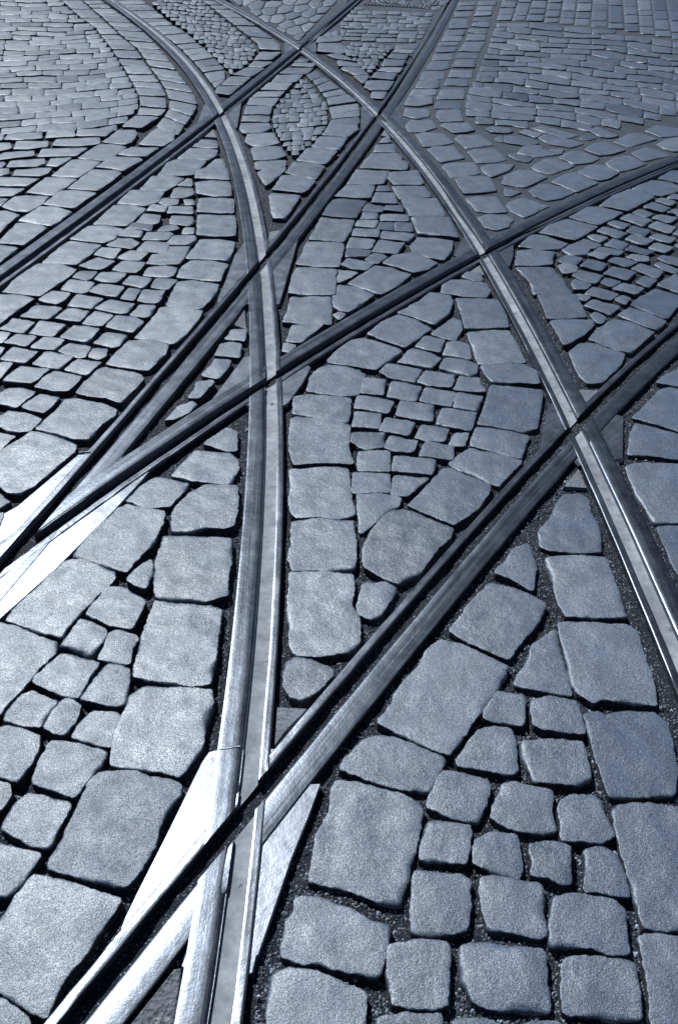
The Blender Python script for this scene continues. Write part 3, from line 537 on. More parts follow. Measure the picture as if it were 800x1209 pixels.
2440,8068 65,-66 87,-12 33,149 -64,72 -77,59
1218,7895 103,-9 112,25 12,106 -103,18 -103,44
-2003,8478 195,-11 -104,219 -165,-8
-1894,7575 74,45 67,59 -28,169 -76,-50 -71,-46
1213,8889 35,268 -154,-13 -49,-269
-1285,8116 151,106 -64,173 -154,-86
-1764,7275 59,33 68,35 -45,182 -60,-35 -66,-50
1408,9544 144,39 148,-31 19,211 -146,-32 -154,5
164,4436 3,89 -69,12 -17,-105
749,8345 164,63 21,190 -148,6 -38,-150
-1369,7262 214,-128 -50,151 -209,106
-1515,6485 54,39 53,49 -28,145 -55,-40 -56,-39
-887,4492 -1,76 -80,28 -15,-93
-1971,6479 65,31 65,35 -30,127 -67,-34 -64,-36
-3027,9199 133,12 135,-2 -43,170 -140,4 -128,-33
2589,8523 67,-33 78,-24 47,200 -63,51 -67,77
3299,10618 134,-8 156,654 -128,9
-137,6815 144,112 -45,128 -129,-125
2114,6520 50,-23 47,-18 44,137 -45,48 -37,56
2331,10462 134,-7 108,476 -138,8
1329,3966 47,-3 16,60 -72,22 -32,-31
2379,7834 93,-11 87,-38 44,166 -94,8 -90,40
1038,7708 104,1 102,23 19,103 -105,8 -95,46
-1533,5859 55,38 60,38 -26,108 -57,-39 -58,-46
-56,7799 174,-2 -7,89 -169,142 -17,-40
-1519,8716 178,64 -78,200 -175,-91
-2188,8111 91,11 84,19 -32,174 -93,-12 -83,-28
1352,4346 49,73 -60,55 -47,-45
-647,7713 69,199 -154,28 -33,-191
-2642,8985 108,-8 109,30 -51,168 -106,-6 -119,4
-2380,8051 91,34 94,34 -40,157 -93,-34 -92,-47
1726,9865 155,-5 71,349 -151,6
-615,10070 69,128 -1,291 -10,23 -89,55 -40,-167 6,-346
-1080,7515 144,110 -44,144 -148,-110
-2573,8002 96,14 81,37 -29,148 -96,-23 -88,-12
1073,8174 31,198 -160,-12 -47,-183
-773,8670 193,-60 -54,204 -209,55
-2690,8803 127,-15 116,27 -34,140 -124,-4 -127,9
2165,7286 73,-24 73,-59 35,165 -74,22 -83,31
300,4547 -1,92 -87,-4 -12,-63
1139,3671 58,57 -54,43 -36,-57
-1945,9683 212,25 -76,210 -233,-22
2282,9072 83,-55 95,-32 40,205 -84,55 -107,-11
1633,8454 85,-40 77,-24 48,205 -89,26 -86,-15
2772,10292 124,-7 108,467 -127,9
1181,5896 56,96 -93,90 -58,-75
-826,4237 46,29 -28,55 -59,-17 -19,-70
-1224,2804 25,15 13,106 -79,9
1118,8423 33,209 -165,-13 -40,-192
-1933,8282 196,-10 -58,164 -198,12
3018,10096 131,-7 101,417 -130,8
878,9069 171,43 27,229 -157,-13 -26,-82
-1363,8339 155,83 -62,169 -164,-80
-2043,7753 81,15 81,42 -33,138 -82,-24 -87,-20
1667,8647 111,10 104,-14 35,169 -114,-12 -102,37
2520,9858 134,-6 83,377 -133,6
-2245,7324 72,1 73,8 -40,151 -73,-1 -73,-14
-2743,8000 89,-13 76,4 -38,162 -90,12 -81,8
-2019,7951 81,17 67,39 -25,164 -81,-22 -72,-20
2579,9429 119,-6 84,366 -121,7
1511,4526 54,63 -53,69 -52,-58
-2409,9929 199,6 -113,242 -200,16
-945,9169 199,-36 -84,234 -183,6
-852,10708 -69,71 -85,-314 51,-195 86,14 16,68
-2062,9098 241,-35 -77,176 -234,30
1979,6410 48,-25 44,-29 40,140 -47,31 -42,43
832,8840 175,32 24,209 -153,-12 -24,-69
-2308,10451 272,26 -84,196 -280,-31
-622,9995 -65,-16 -30,-65 -3,-305 76,-81 55,190
1203,4176 55,69 -61,44 -38,-34
481,8083 36,212 -149,5 -31,-164
-2369,6414 95,4 87,5 -31,136 -99,1 -84,-17
1452,8484 83,-10 98,11 11,136 -82,26 -88,63
-2144,9298 233,-30 -81,184 -228,30
1001,7547 78,-4 67,-24 33,188 -82,-16 -71,-5
1656,10180 113,-9 96,444 -121,9
-398,9125 -42,305 -32,-25 -69,-126 4,-163 75,-99
-2927,8828 115,-8 106,-11 -34,159 -119,17 -101,-10
2215,8591 71,-63 61,-77 59,223 -74,54 -81,2
1275,8318 97,-10 92,0 26,130 -98,16 -85,60
1888,10620 145,-7 82,407 -139,8
2673,9850 121,-7 89,384 -124,8
-1679,8178 200,-48 -47,133 -211,89
-2423,7846 75,25 71,31 -37,159 -76,-27 -70,-34
-3142,9372 114,22 110,25 -42,167 -117,-20 -110,-30
-59,8067 120,-31 -122,273 -103,-90
2692,9318 117,-6 80,332 -119,7
-1691,9113 179,73 -82,178 -173,-75
1168,3972 53,64 -73,22 -35,-27
1263,9197 41,265 -169,-15 -32,-184
409,7615 32,161 -157,11 -36,-112
971,7370 63,-25 59,-3 25,151 -64,28 -61,0
3150,10012 138,-6 130,544 -134,7
-831,10371 125,69 40,168 -27,171 -99,-3 -37,-47
590,8502 29,177 -192,-15 -15,-150
-3062,9611 119,20 125,14 -48,165 -123,-11 -121,-37
-1694,7125 55,19 57,24 -33,158 -56,-20 -56,-32
1774,8842 79,-19 87,22 27,143 -76,41 -75,57
-459,10119 91,270 -51,213 -106,-108 0,-291
264,6817 29,194 -107,-7 -10,-152
-2717,10130 189,5 -109,254 -186,-13
-1588,6792 58,21 46,34 -17,141 -59,-22 -48,-24
2317,7196 94,-126 103,-75 41,130 -92,127 -99,106
-1606,8917 175,92 -69,150 -179,-74
-2849,8436 95,-17 96,-8 -45,151 -98,19 -95,2
1479,8308 95,-47 91,-18 29,128 -95,46 -96,3
2506,10534 141,-7 83,375 -139,8
320,657 66,1 4,20 -12,12 -35,1 -15,-4
1159,3494 40,74 -25,26 -47,-50
-2134,10089 244,47 -74,173 -252,-50
-2387,8460 89,42 97,48 -40,137 -91,-44 -97,-52
2236,9272 110,14 106,24 42,152 -112,-10 -93,42
-2266,9182 154,-28 -100,240 -169,33
1955,10116 127,-7 77,360 -131,8
2803,9209 131,-5 67,275 -132,6
-438,9908 -70,-174 42,-266 32,25 74,158 -13,165
858,4945 -16,-119 31,-16 66,70 -61,48
2096,10066 124,-7 80,363 -126,8
1056,10026 165,49 29,274 -175,-52
1172,8660 40,183 -178,-14 -39,-156
-834,10307 -16,-68 37,-225 80,-49 31,66 -7,344
-1874,8662 229,-65 -53,149 -237,46
-2675,8593 89,-13 92,15 -49,147 -88,5 -99,7
-430,9970 66,-93 57,171 -2,305 -46,1 -91,-269
1688,4703 40,66 -62,56 -45,-45
-1445,8538 165,77 -51,138 -177,-64
-1165,9797 170,10 -96,250 -155,-24
-3381,9979 107,-22 102,13 -62,197 -106,14 -115,19
-3016,9829 128,17 131,8 -41,157 -133,-4 -124,-38
-2423,9006 83,35 72,53 -33,180 -84,-41 -77,-38
2599,8284 84,-92 106,-25 36,138 -86,86 -101,57
2040,10537 132,-8 80,372 -136,9
-198,3043 28,60 -48,16 0,-68
-2165,8913 151,2 -83,203 -152,25
-249,7313 76,150 -58,163 -66,-153
-3260,10227 133,8 131,43 -46,149 -131,-26 -141,-10
-2122,8328 66,6 61,17 -39,199 -67,-8 -61,-22
-2503,9658 175,16 -87,201 -190,0
2376,7381 82,-70 66,-106 76,248 -86,55 -92,31
1581,10622 139,-8 69,348 -146,8
2187,10489 126,-8 82,379 -127,9
2170,9728 130,-6 67,298 -132,7
1954,8846 87,-10 77,-32 49,210 -92,-8 -89,-21
2247,10082 133,-6 72,319 -134,7
-2809,9624 98,-13 85,-3 -39,201 -100,14 -85,-5
1513,10236 132,-8 63,325 -138,7
-485,9445 -42,264 -48,-30 -55,-190 15,-86 61,-86
788,8630 167,40 23,154 -158,-12 -25,-93
-1780,9317 174,74 -67,156 -184,-60
2448,9541 136,-5 58,263 -134,6
2307,9655 145,-5 56,252 -144,5
-1018,2141 27,-86 21,10 21,31 -41,35
-2844,8616 76,-14 79,-6 -52,173 -79,16 -78,-2
-452,9947 -16,114 -66,84 -69,-127 33,-278 48,31
1365,9807 34,250 -140,-13 -58,-251
-2004,5468 51,57 -37,105 -60,-12 -6,-141
1814,10273 149,-6 58,285 -146,7
3008,9435 142,-4 125,520 -139,6
-382,9149 28,11 48,329 -6,85 -38,39 -73,-158
1414,10127 40,241 -151,-14 -61,-277
1319,9504 41,259 -154,-24 -40,-185
-2089,8709 162,8 -74,168 -152,-4
-2055,9925 234,24 -59,160 -242,-45
1091,7938 52,-34 61,-23 16,188 -55,17 -67,-4
-806,4888 -19,114 -26,17 -33,-125
1450,9885 126,-7 57,293 -131,7
128,7222 42,202 2,90 -113,-63
-1086,9575 179,-2 -74,198 -172,-8
-3172,8954 125,25 113,26 -42,187 -128,-23 -114,-29
2891,10824 127,-9 114,494 -130,9
-2620,9907 191,0 -83,192 -189,-4
-215,7166 93,145 -43,128 -77,-149
544,8313 26,153 -160,5 -22,-128
-254,7748 13,128 -167,-12 -20,-91
-2398,9461 171,-30 -87,209 -174,-13
-3283,9572 108,1 105,29 -52,161 -107,-10 -115,-2
247,4864 -8,85 -57,-3 -13,-86
-1305,3064 34,18 9,75 -44,11 -26,-18
-1473,6230 46,33 43,36 -17,103 -47,-34 -43,-40
-400,10634 51,-213 47,-1 45,86 -11,265 -102,15
-2611,7234 92,17 78,33 -25,118 -92,-21 -84,-16
-1519,6659 40,25 43,37 -27,119 -41,-26 -46,-28
802,10886 -4,-198 61,-83 70,78 30,201 -87,98
1309,10403 155,14 38,253 -155,-14
-707,4215 -10,76 -46,-2 1,-77
-2906,9435 78,-6 84,0 -54,182 -80,8 -81,-16
191,9145 87,-12 84,0 8,148 -88,12 -85,1
-3370,10462 165,-18 136,39 -32,170 -157,-16 -154,18
-2503,6693 91,30 99,23 -52,157 -95,-25 -95,-39
-2228,10284 253,49 -50,118 -270,-27
-2439,8819 72,26 64,44 -30,149 -73,-31 -68,-31
1178,8371 41,-39 43,-18 28,213 -42,42 -44,21
471,9113 86,-11 76,-1 19,154 -87,11 -77,1
1356,10733 189,18 29,226 -183,-31
-2880,10040 76,-2 85,5 -61,205 -78,3 -82,-21
2031,9760 123,-7 54,250 -124,8
-186,11004 -61,-207 11,-267 79,-8 46,318 -3,93
-291,10379 2,-306 72,35 50,348 -78,8
-2838,10411 185,14 -81,189 -185,-17
-2737,9435 80,-15 78,1 -43,166 -81,14 -80,1
-355,9834 12,-165 38,-39 23,25 56,384 -71,-35
-2617,10411 168,35 -88,187 -169,-17
-2538,10227 198,-14 -94,201 -171,-32
2747,10871 130,-8 86,389 -129,10
269,8783 77,-11 85,0 -3,130 -78,11 -87,0
1143,10688 191,43 11,211 -171,-43
1104,10384 170,53 18,214 -156,-40
-1868,9512 186,57 -41,113 -209,-28
-1023,9402 181,-4 -54,147 -180,3
-48,8820 86,-11 77,-1 9,128 -86,11 -79,1
452,8952 81,-11 75,0 13,138 -81,11 -77,0
-266,5952 36,3 44,18 -10,93 -37,-12 -45,-9
1001,3525 31,47 -43,29 -20,-11
-3442,10254 86,-29 87,-3 -61,178 -86,26 -94,20
1260,8828 61,-11 65,-2 18,144 -61,26 -62,29
2919,10292 124,-8 62,258 -126,8
7,9164 85,-12 86,-1 1,131 -86,12 -88,1
-2238,8698 50,19 57,26 -46,173 -51,-21 -56,-36
-2691,7399 90,0 75,20 -41,170 -91,-2 -83,2
1898,9835 124,-6 48,224 -126,7
-12,3315 25,53 -26,24 -25,-30
-388,6280 44,6 39,4 1,101 -45,2 -39,-12
-2191,8539 61,14 62,20 -34,144 -62,-14 -61,-31
4,9920 94,-13 91,-1 5,144 -95,14 -93,0
234,9677 73,-11 66,1 14,180 -75,12 -67,-1
-291,6166 42,1 34,14 4,105 -42,-9 -35,-6
-424,5917 35,17 39,16 -8,93 -37,-11 -38,-23
1503,5868 68,72 -71,43 -54,-73
-1863,5004 38,45 -30,84 -41,-21 -12,-110
-757,4605 -15,85 -47,-8 16,-79
-2568,9417 73,0 67,24 -34,149 -73,-5 -72,-7
-438,6500 39,14 37,13 -5,116 -39,-6 -37,-22
-405,6649 42,6 47,5 -9,101 -43,2 -47,-13
-317,5664 39,-2 32,4 4,86 -40,1 -32,-4
-2995,10282 85,12 71,18 -31,178 -87,-11 -68,-31
-2471,9210 70,18 60,40 -25,139 -71,-24 -65,-23
-733,9914 -80,48 -37,-101 105,-268 10,16
387,9892 91,-12 78,-1 20,143 -92,13 -80,1
637,9677 73,-13 80,1 4,149 -74,13 -81,-1
-20,9341 82,-11 75,0 8,133 -83,11 -75,0
129,8791 63,-10 54,2 11,154 -63,10 -55,-1
-423,6139 29,12 35,14 -12,112 -30,-8 -34,-20
-3026,8606 85,8 79,7 -41,167 -89,-3 -75,-24
1600,9898 109,-8 48,224 -113,9
256,10106 68,-12 67,1 8,189 -69,13 -69,-2
483,9315 76,-12 81,1 3,129 -77,12 -81,-1
729,10637 48,50 4,198 -54,46 -42,-19 -48,-255
-2347,9784 206,2 -56,120 -199,-8
-1402,10477 129,16 -125,240 -100,-12
-1324,10263 151,-6 -83,200 -133,-14
159,9340 79,-12 86,0 -3,119 -80,13 -87,-1
930,7179 32,0 37,3 12,138 -32,13 -36,8
75,9708 71,-13 81,1 -8,140 -72,13 -82,-1
-354,6525 34,-2 33,4 -4,115 -35,3 -33,-5
-953,10218 -11,-63 97,-250 37,102 -37,225
488,9659 67,-11 57,2 19,168 -68,11 -58,-2
-226,6075 36,13 40,24 -6,81 -37,-18 -40,-19
-1258,10066 155,23 -58,141 -153,4
-936,7033 33,145 6,134 -76,-145
208,9917 84,-13 86,0 2,123 -85,14 -87,0
141,8978 72,-11 77,0 -2,110 -73,11 -77,0
-379,6778 39,-1 37,5 -2,106 -40,3 -37,-6
-525,10558 106,108 30,152 -5,202 -58,55 -37,-56 -46,-438
272,5746 -2,121 -34,-24 -29,-114
-469,6249 39,18 34,21 1,87 -40,-15 -34,-24
-345,5957 34,0 33,3 -2,86 -35,2 -34,-6
-632,11054 -40,-247 27,-171 90,-55 45,438
611,10648 8,10 48,256 -63,61 -65,-107 -5,-153
-2003,8166 37,5 41,17 -38,152 -38,-4 -42,-13
1756,10686 122,-9 47,215 -126,9
404,9485 66,-10 59,1 14,147 -67,11 -60,-1
-2739,9852 53,-12 62,2 -56,181 -54,12 -63,-6
-1870,7800 32,17 32,29 -32,148 -33,-17 -34,-23
-224,6673 27,12 35,23 -11,116 -27,-15 -36,-20
-301,6068 32,-2 35,8 -6,85 -33,-2 -35,-4
-390,9080 -64,-107 -1,-117 24,-62 6,-9 16,-4 46,310
105,10126 70,-12 61,1 11,158 -70,12 -63,-1
-311,6665 38,0 37,14 -2,93 -39,-7 -37,-7
-317,5766 27,-1 35,3 -11,80 -28,2 -34,-4
-309,7902 13,108 -69,34 -54,-120
445,8770 42,-9 50,3 1,154 -43,9 -50,-2
-1072,8076 46,-27 51,-26 -19,125 -47,37 -51,17
-276,6526 25,2 31,13 -11,118 -25,-7 -32,-9
-354,6176 29,0 32,4 -8,94 -29,3 -32,-6
-324,5858 31,-2 31,4 -2,80 -33,2 -30,-4
-958,10955 -132,34 -9,-28 44,-445 33,-8 84,317
-139,9154 -21,6 -61,-261 103,12
1800,4789 20,67 -67,40 -57,-63
946,5801 20,1 17,129 -19,8 -45,-67
-3087,8771 78,15 89,18 -56,153 -81,-11 -88,-28
145,9512 62,-11 70,1 -5,129 -62,12 -72,-2
2606,10975 139,-8 101,455 -137,10
-254,5858 27,2 29,12 -5,87 -27,-6 -29,-7
-3300,9157 134,6 132,38 -51,150 -132,-21 -143,-5
2281,10934 128,-10 89,408 -130,10
575,9867 59,-11 54,2 15,162 -60,12 -54,-3
331,9341 70,-10 59,1 18,118 -72,11 -60,-1
-876,7795 31,-11 32,2 -18,160 -31,7 -33,3
-381,6909 28,-1 36,4 -13,113 -28,3 -36,-6
-187,5975 32,12 24,17 6,91 -32,-12 -25,-18
-184,6330 30,15 35,19 -6,85 -31,-14 -35,-22
-370,6054 32,3 25,4 3,90 -33,1 -25,-9
649,10063 48,-12 62,4 -3,165 -48,12 -63,-3
-958,7848 36,-26 36,-12 -17,140 -35,22 -38,18
-206,6190 25,10 23,16 -1,112 -25,-11 -23,-15
1730,4551 23,77 -57,29 -62,-50
404,10101 63,-11 54,2 17,156 -64,11 -55,-2
-7,9004 65,-11 68,1 -3,100 -65,11 -69,-2
-303,7066 32,2 32,16 -5,112 -32,-9 -33,-10
-388,5744 31,10 28,9 0,71 -32,-4 -28,-15
-2292,8894 45,20 41,29 -28,136 -45,-22 -42,-32
307,8983 65,-11 73,2 -5,90 -65,11 -74,-1
-269,6411 24,1 29,13 -9,102 -24,-6 -30,-9
-98,9245 -35,-88 21,-243 3,-6 32,9 -3,306
-2608,9611 39,-7 41,8 -52,192 -39,8 -43,-4
2926,9104 145,-4 67,282 -143,4
-1020,8346 46,-31 34,-14 -3,136 -46,24 -35,22
-304,5556 21,-2 22,3 -5,89 -21,2 -23,-3
-1010,8639 39,-26 39,-6 -16,148 -39,17 -41,16
-469,6348 23,10 19,14 -5,121 -22,-9 -20,-16
-298,6293 29,-2 22,7 3,99 -30,-2 -23,-4
-387,5847 30,7 23,8 2,80 -30,-3 -23,-13
545,9477 53,-10 46,2 16,140 -54,10 -47,-2
284,9491 56,-9 47,2 14,135 -57,10 -47,-2
-264,6917 24,5 22,15 -2,136 -24,-8 -23,-13
28,9517 48,-10 51,3 -2,141 -48,11 -52,-3
-1019,8826 46,-24 40,-3 -8,134 -46,13 -42,14
-1087,8540 36,-32 46,-22 -25,139 -37,34 -46,21
-323,6397 23,-3 19,4 -1,123 -23,2 -19,-3
1357,9358 52,-3 40,-6 33,167 -54,-12 -45,-24
-926,8605 34,-7 28,2 -12,175 -34,7 -28,-2
-221,6552 29,11 21,18 6,106 -30,-12 -21,-17
134,7971 35,-3 34,6 4,123 -36,3 -34,-6
547,10067 36,-10 48,4 -1,181 -37,11 -49,-4
-881,8436 35,-7 33,-1 -11,145 -36,11 -33,-2
-931,8306 46,-13 36,2 -2,113 -46,8 -36,3
-1177,8419 42,-9 32,-7 -7,133 -43,16 -32,0
-965,8009 29,-24 33,-9 -20,144 -29,19 -34,15
-208,6427 20,9 27,17 -10,100 -20,-11 -27,-16
-194,5882 25,9 22,15 1,82 -26,-10 -22,-15
1080,10939 -37,22 -64,-72 -31,-200 41,-42
908,10389 67,217 -41,41 -70,-78 -12,-131
388,9667 47,-10 38,3 16,160 -48,9 -38,-3
-240,6298 25,5 19,14 3,104 -25,-8 -19,-11
-366,5653 24,4 20,7 0,78 -24,-1 -20,-10
-304,5459 16,-2 19,3 -6,88 -17,2 -19,-3
358,10877 1,-19 153,-134 5,153 -84,67
2129,10975 136,-9 70,326 -140,9
2450,11004 137,-8 72,318 -139,9
706,9863 53,-11 53,3 10,127 -54,11 -53,-3
-1179,8926 39,-24 48,-22 -24,130 -40,35 -48,12
-370,6393 22,0 20,4 -4,109 -22,2 -20,-6
114,8383 35,-9 33,8 4,134 -35,3 -33,-2
664,9470 46,-9 48,3 8,126 -47,10 -48,-3
384,9137 36,-9 46,3 -4,132 -36,9 -47,-3
-241,6794 22,7 26,17 -7,108 -23,-10 -26,-15
-416,6385 18,7 24,10 -11,102 -19,-4 -24,-13
-417,6038 22,8 21,12 -4,89 -22,-6 -21,-14
-1102,10506 12,-31 21,27 -44,444 -77,-84 -8,-30
2822,8732 139,-44 121,-84 77,236 -143,37 -122,101
-1527,9725 47,-39 43,-20 -20,152 -46,33 -45,28
-1690,9791 42,-12 30,-8 -15,184 -45,21 -29,1
-1144,9228 46,-34 32,-21 -4,145 -46,33 -33,24
-3044,10472 60,11 63,26 -51,172 -60,-14 -63,-29
-1674,10342 44,-40 48,-28 -31,175 -45,45 -48,26
-1223,9272 37,-22 40,-18 -21,148 -38,31 -40,10
-1436,9162 40,-35 44,-16 -25,137 -40,29 -46,23
-1340,8955 42,-19 40,0 -17,124 -41,11 -42,7
-1141,8249 33,-10 24,-4 -10,145 -33,14 -24,0
-363,7069 28,-3 20,4 2,115 -28,3 -20,-4
140,8545 31,-5 36,8 -2,131 -32,3 -36,-7
259,8386 36,-24 29,-18 11,125 -36,28 -29,16
-1276,9623 44,-22 35,-18 -9,152 -46,31 -34,10
-1308,9267 40,-8 31,0 -10,151 -41,12 -31,-3
-1344,9109 33,-15 34,2 -24,157 -32,10 -36,3
-886,7668 25,-14 28,-1 -18,126 -24,10 -29,6
2750,8493 91,-78 90,-57 73,221 -94,71 -103,23
73,10343 48,-10 42,3 8,151 -49,11 -42,-3
-1476,10215 35,-16 38,5 -28,186 -36,10 -39,1
-1242,9444 43,-25 40,-21 -12,137 -45,34 -39,13
-316,6925 24,-2 18,8 1,115 -24,-1 -19,-5
-252,5773 22,0 22,9 -2,69 -23,-4 -22,-6
221,8267 38,-17 34,-17 7,101 -39,27 -35,7
728,10537 108,-95 11,132 -61,82 -48,-50
2609,7995 76,-10 78,-36 38,163 -78,6 -86,14
-30,9719 44,-9 37,3 6,141 -44,9 -37,-3
-1367,9653 43,-9 38,1 -13,135 -44,13 -38,-4
168,7700 29,-3 22,1 10,119 -29,8 -22,-5
-558,9104 6,13 -4,163 -62,85 -20,-55
-1214,9100 39,-19 40,-17 -15,122 -41,30 -39,8
-1322,8757 28,-15 23,-2 -20,172 -27,13 -25,5
-952,8470 33,-13 25,2 -7,135 -33,8 -25,3
-799,8129 26,-11 28,-7 -15,134 -26,17 -28,2
-847,7971 33,-6 22,1 -1,121 -33,8 -22,-3
-232,5659 13,0 19,7 -9,85 -13,-2 -20,-6
197,8393 26,-6 34,-3 -5,124 -26,13 -35,-4
-2063,5661 10,31 -27,112 -26,-2 -9,-135
764,10062 40,-9 29,3 24,167 -41,10 -30,-4
-1799,10014 36,-14 44,5 -34,145 -36,11 -46,-2
-1265,8755 32,-9 26,4 -13,142 -32,7 -27,-3
-1203,8583 23,-7 32,1 -26,139 -24,10 -32,-4
-1017,8202 24,-23 29,-12 -21,140 -24,23 -30,13
-1004,7864 18,-16 22,-8 -22,167 -19,17 -22,8
-299,6790 26,0 18,9 5,95 -27,-3 -18,-6
-1944,5117 46,40 -14,106 -27,-9 -17,-100
1812,10966 127,-9 86,401 -133,10
652,9316 42,-9 40,3 10,109 -42,10 -40,-3
-1363,9842 46,-11 34,-5 -4,133 -48,19 -33,-2
-1381,9286 37,-16 27,1 -12,145 -36,11 -29,4
-1130,8721 26,-19 24,-10 -17,167 -27,22 -24,8
-1189,8740 23,-11 33,-4 -28,144 -24,16 -33,-1
-832,8296 25,-10 34,-4 -20,117 -25,15 -35,-1
62,8582 35,-22 27,-4 9,116 -35,14 -27,13
8,8463 27,-23 30,-15 -3,126 -27,26 -30,13
2498,7551 83,-34 79,-63 43,162 -82,39 -84,56
-1569,10279 38,-38 47,-12 -33,147 -37,29 -49,22
-1442,9862 38,-17 39,3 -21,134 -38,11 -40,3
-1459,9332 39,-28 27,-13 -9,143 -39,25 -28,17
-1052,9001 29,-24 33,-6 -19,137 -29,19 -34,12
-1085,8871 30,-28 31,-13 -19,140 -29,26 -32,16
-1250,8934 29,-8 27,1 -15,141 -30,11 -27,-4
-1089,8401 32,-23 33,-16 -14,110 -33,27 -33,13
-955,8148 20,-16 22,-4 -19,155 -20,14 -23,7
-153,6223 19,6 13,10 3,99 -19,-4 -12,-12
203,8124 27,-8 29,-6 1,107 -28,15 -29,-1
-3119,8373 129,32 133,13 -43,154 -138,-14 -124,-44
-1666,10161 40,-30 34,-21 -17,155 -42,35 -33,17
-1715,10012 44,-17 46,-14 -20,118 -46,29 -44,3
-1374,9472 32,-12 36,4 -23,134 -32,10 -37,-1
-1580,9591 42,-27 30,-21 -8,137 -43,33 -29,16
-1070,8689 25,-23 23,-11 -16,160 -26,22 -24,12
329,8481 25,-19 22,-5 9,140 -26,16 -22,9
220,8562 23,-11 33,-6 -6,119 -24,18 -33,-1
-5,8325 31,-24 33,-17 -3,99 -30,28 -34,14
-3019,8204 103,12 114,0 -62,182 -109,1 -106,-32
-895,7978 22,-11 26,2 -17,118 -22,8 -27,1
-943,7700 23,-19 24,-8 -13,111 -24,18 -25,10
-155,6464 13,6 18,10 -6,103 -14,-4 -18,-12
102,8251 32,-9 22,5 13,109 -33,4 -22,0
-49,9529 28,-9 36,4 -9,129 -28,9 -37,-4
-1413,10019 32,-9 30,4 -18,154 -33,10 -30,-5
-1049,9163 26,-19 27,-3 -16,150 -27,15 -27,7
-856,8131 25,-6 22,3 -10,118 -24,8 -23,-4
-906,8137 22,-10 22,3 -15,132 -21,8 -23,0
-1277,2974 28,9 -2,58 -18,7 -29,-9
-1970,10455 42,-31 33,-10 -19,147 -41,25 -35,18
-1617,9980 45,-37 42,-26 -16,114 -45,40 -42,24
-1124,9060 29,-27 32,-16 -18,126 -29,29 -32,16
-857,8597 23,-9 15,0 -7,170 -24,11 -15,-1
-335,5549 12,0 11,4 -3,86 -13,1 -11,-5
-3693,10560 161,-54 155,-39 -58,200 -164,60 -156,30
-2529,6523 103,36 106,24 -37,129 -108,-27 -101,-45
-1600,9776 31,-27 34,-16 -26,143 -31,31 -35,13
-1648,9622 29,-14 39,-6 -29,123 -31,21 -38,0
-1003,8496 23,-18 22,-5 -13,136 -24,16 -22,8
-412,6772 13,1 14,7 -8,117 -13,1 -14,-8
-457,6130 10,4 18,12 -13,83 -11,-5 -18,-11
-201,5779 14,3 13,9 -2,79 -14,-4 -13,-8
213,7977 21,-8 20,-4 3,119 -21,13 -20,0
89,7854 25,-12 20,2 7,102 -26,7 -20,2
43,10113 24,-9 27,5 -2,177 -24,9 -27,-5
-1676,10538 42,-35 29,-21 -9,147 -43,35 -29,22
-1886,10417 36,-14 26,4 -18,152 -35,11 -28,0
-1345,10001 30,-12 18,-3 -9,180 -32,16 -17,0
-1521,9886 38,-28 26,-10 -7,133 -39,23 -26,15
-1427,9661 28,-15 25,1 -19,150 -27,12 -26,2
-1573,9399 26,-17 23,-8 -21,161 -27,21 -23,5
-1067,8230 17,-16 25,-8 -22,130 -19,18 -24,6
105,8134 22,-11 28,5 -5,99 -22,6 -28,0
654,9127 23,-7 22,4 11,138 -24,7 -23,-4
-1150,9404 30,-27 26,-13 -13,132 -29,27 -27,15
-982,8971 24,-11 25,3 -14,123 -24,8 -26,0
-1406,8997 29,-24 26,-10 -15,119 -29,22 -27,13
-808,7802 17,-6 17,3 -11,127 -18,7 -17,-4
-437,6636 10,3 15,9 -11,104 -11,-2 -15,-11
-157,6581 10,3 15,10 -7,107 -10,-3 -15,-11
277,8528 24,-18 17,-10 11,128 -24,20 -17,8
123,7713 20,-5 19,5 3,104 -20,3 -20,-3
-1439,9497 28,-21 23,-3 -15,136 -28,17 -25,8
-1273,9117 25,-8 22,3 -14,129 -26,10 -22,-4
-921,8792 23,-7 21,3 -11,129 -23,8 -22,-4
-148,6122 17,5 12,9 4,76 -17,-3 -12,-10
44,8168 26,-19 18,-7 9,101 -26,16 -18,10
-47,9150 18,-8 24,5 -8,139 -17,8 -25,-5
621,8937 24,-7 16,4 18,132 -25,7 -16,-4
-1821,10613 34,-13 44,-5 -30,121 -35,22 -44,-2
-1811,10410 30,-10 27,3 -22,145 -30,12 -28,-5
-1190,9591 28,-22 15,-10 -6,166 -29,23 -15,10
-1299,9458 25,-9 23,1 -15,132 -26,12 -23,-4
-1146,8573 23,-12 18,-4 -10,124 -24,15 -17,2
-1254,8586 20,-8 18,3 -17,131 -20,7 -19,-2
-827,7650 16,-5 15,3 -11,116 -16,6 -16,-3
-445,6028 10,3 13,10 -8,84 -10,-4 -13,-9
145,7845 20,-4 17,6 4,108 -20,3 -17,-6
-2929,8023 88,-4 89,-5 -52,167 -91,11 -86,-13
2578,7785 66,-71 86,-38 38,159 -66,77 -89,36
547,8788 24,-7 20,4 11,111 -24,7 -20,-4
-1512,10050 18,-21 28,-4 -36,172 -17,19 -29,6
-802,8437 15,-12 21,-4 -17,134 -16,14 -20,2
-331,7204 10,-4 15,5 -10,114 -11,3 -16,-5
174,8258 18,-3 23,5 -3,103 -18,6 -24,-7
3,8186 17,-16 21,-8 -4,106 -17,19 -22,6
89,7987 21,-10 10,2 12,119 -21,8 -11,1
1641,4248 29,98 -48,12 -38,-44
-3408,9382 132,-20 124,20 -46,141 -130,4 -137,18
-1594,10488 35,-27 24,-8 -9,133 -35,23 -24,12
-1773,10191 21,-9 24,4 -30,158 -21,10 -25,-5
-1486,9519 19,-22 24,-8 -28,156 -20,21 -24,9
-1520,9396 29,-23 21,-12 -11,120 -29,24 -21,12
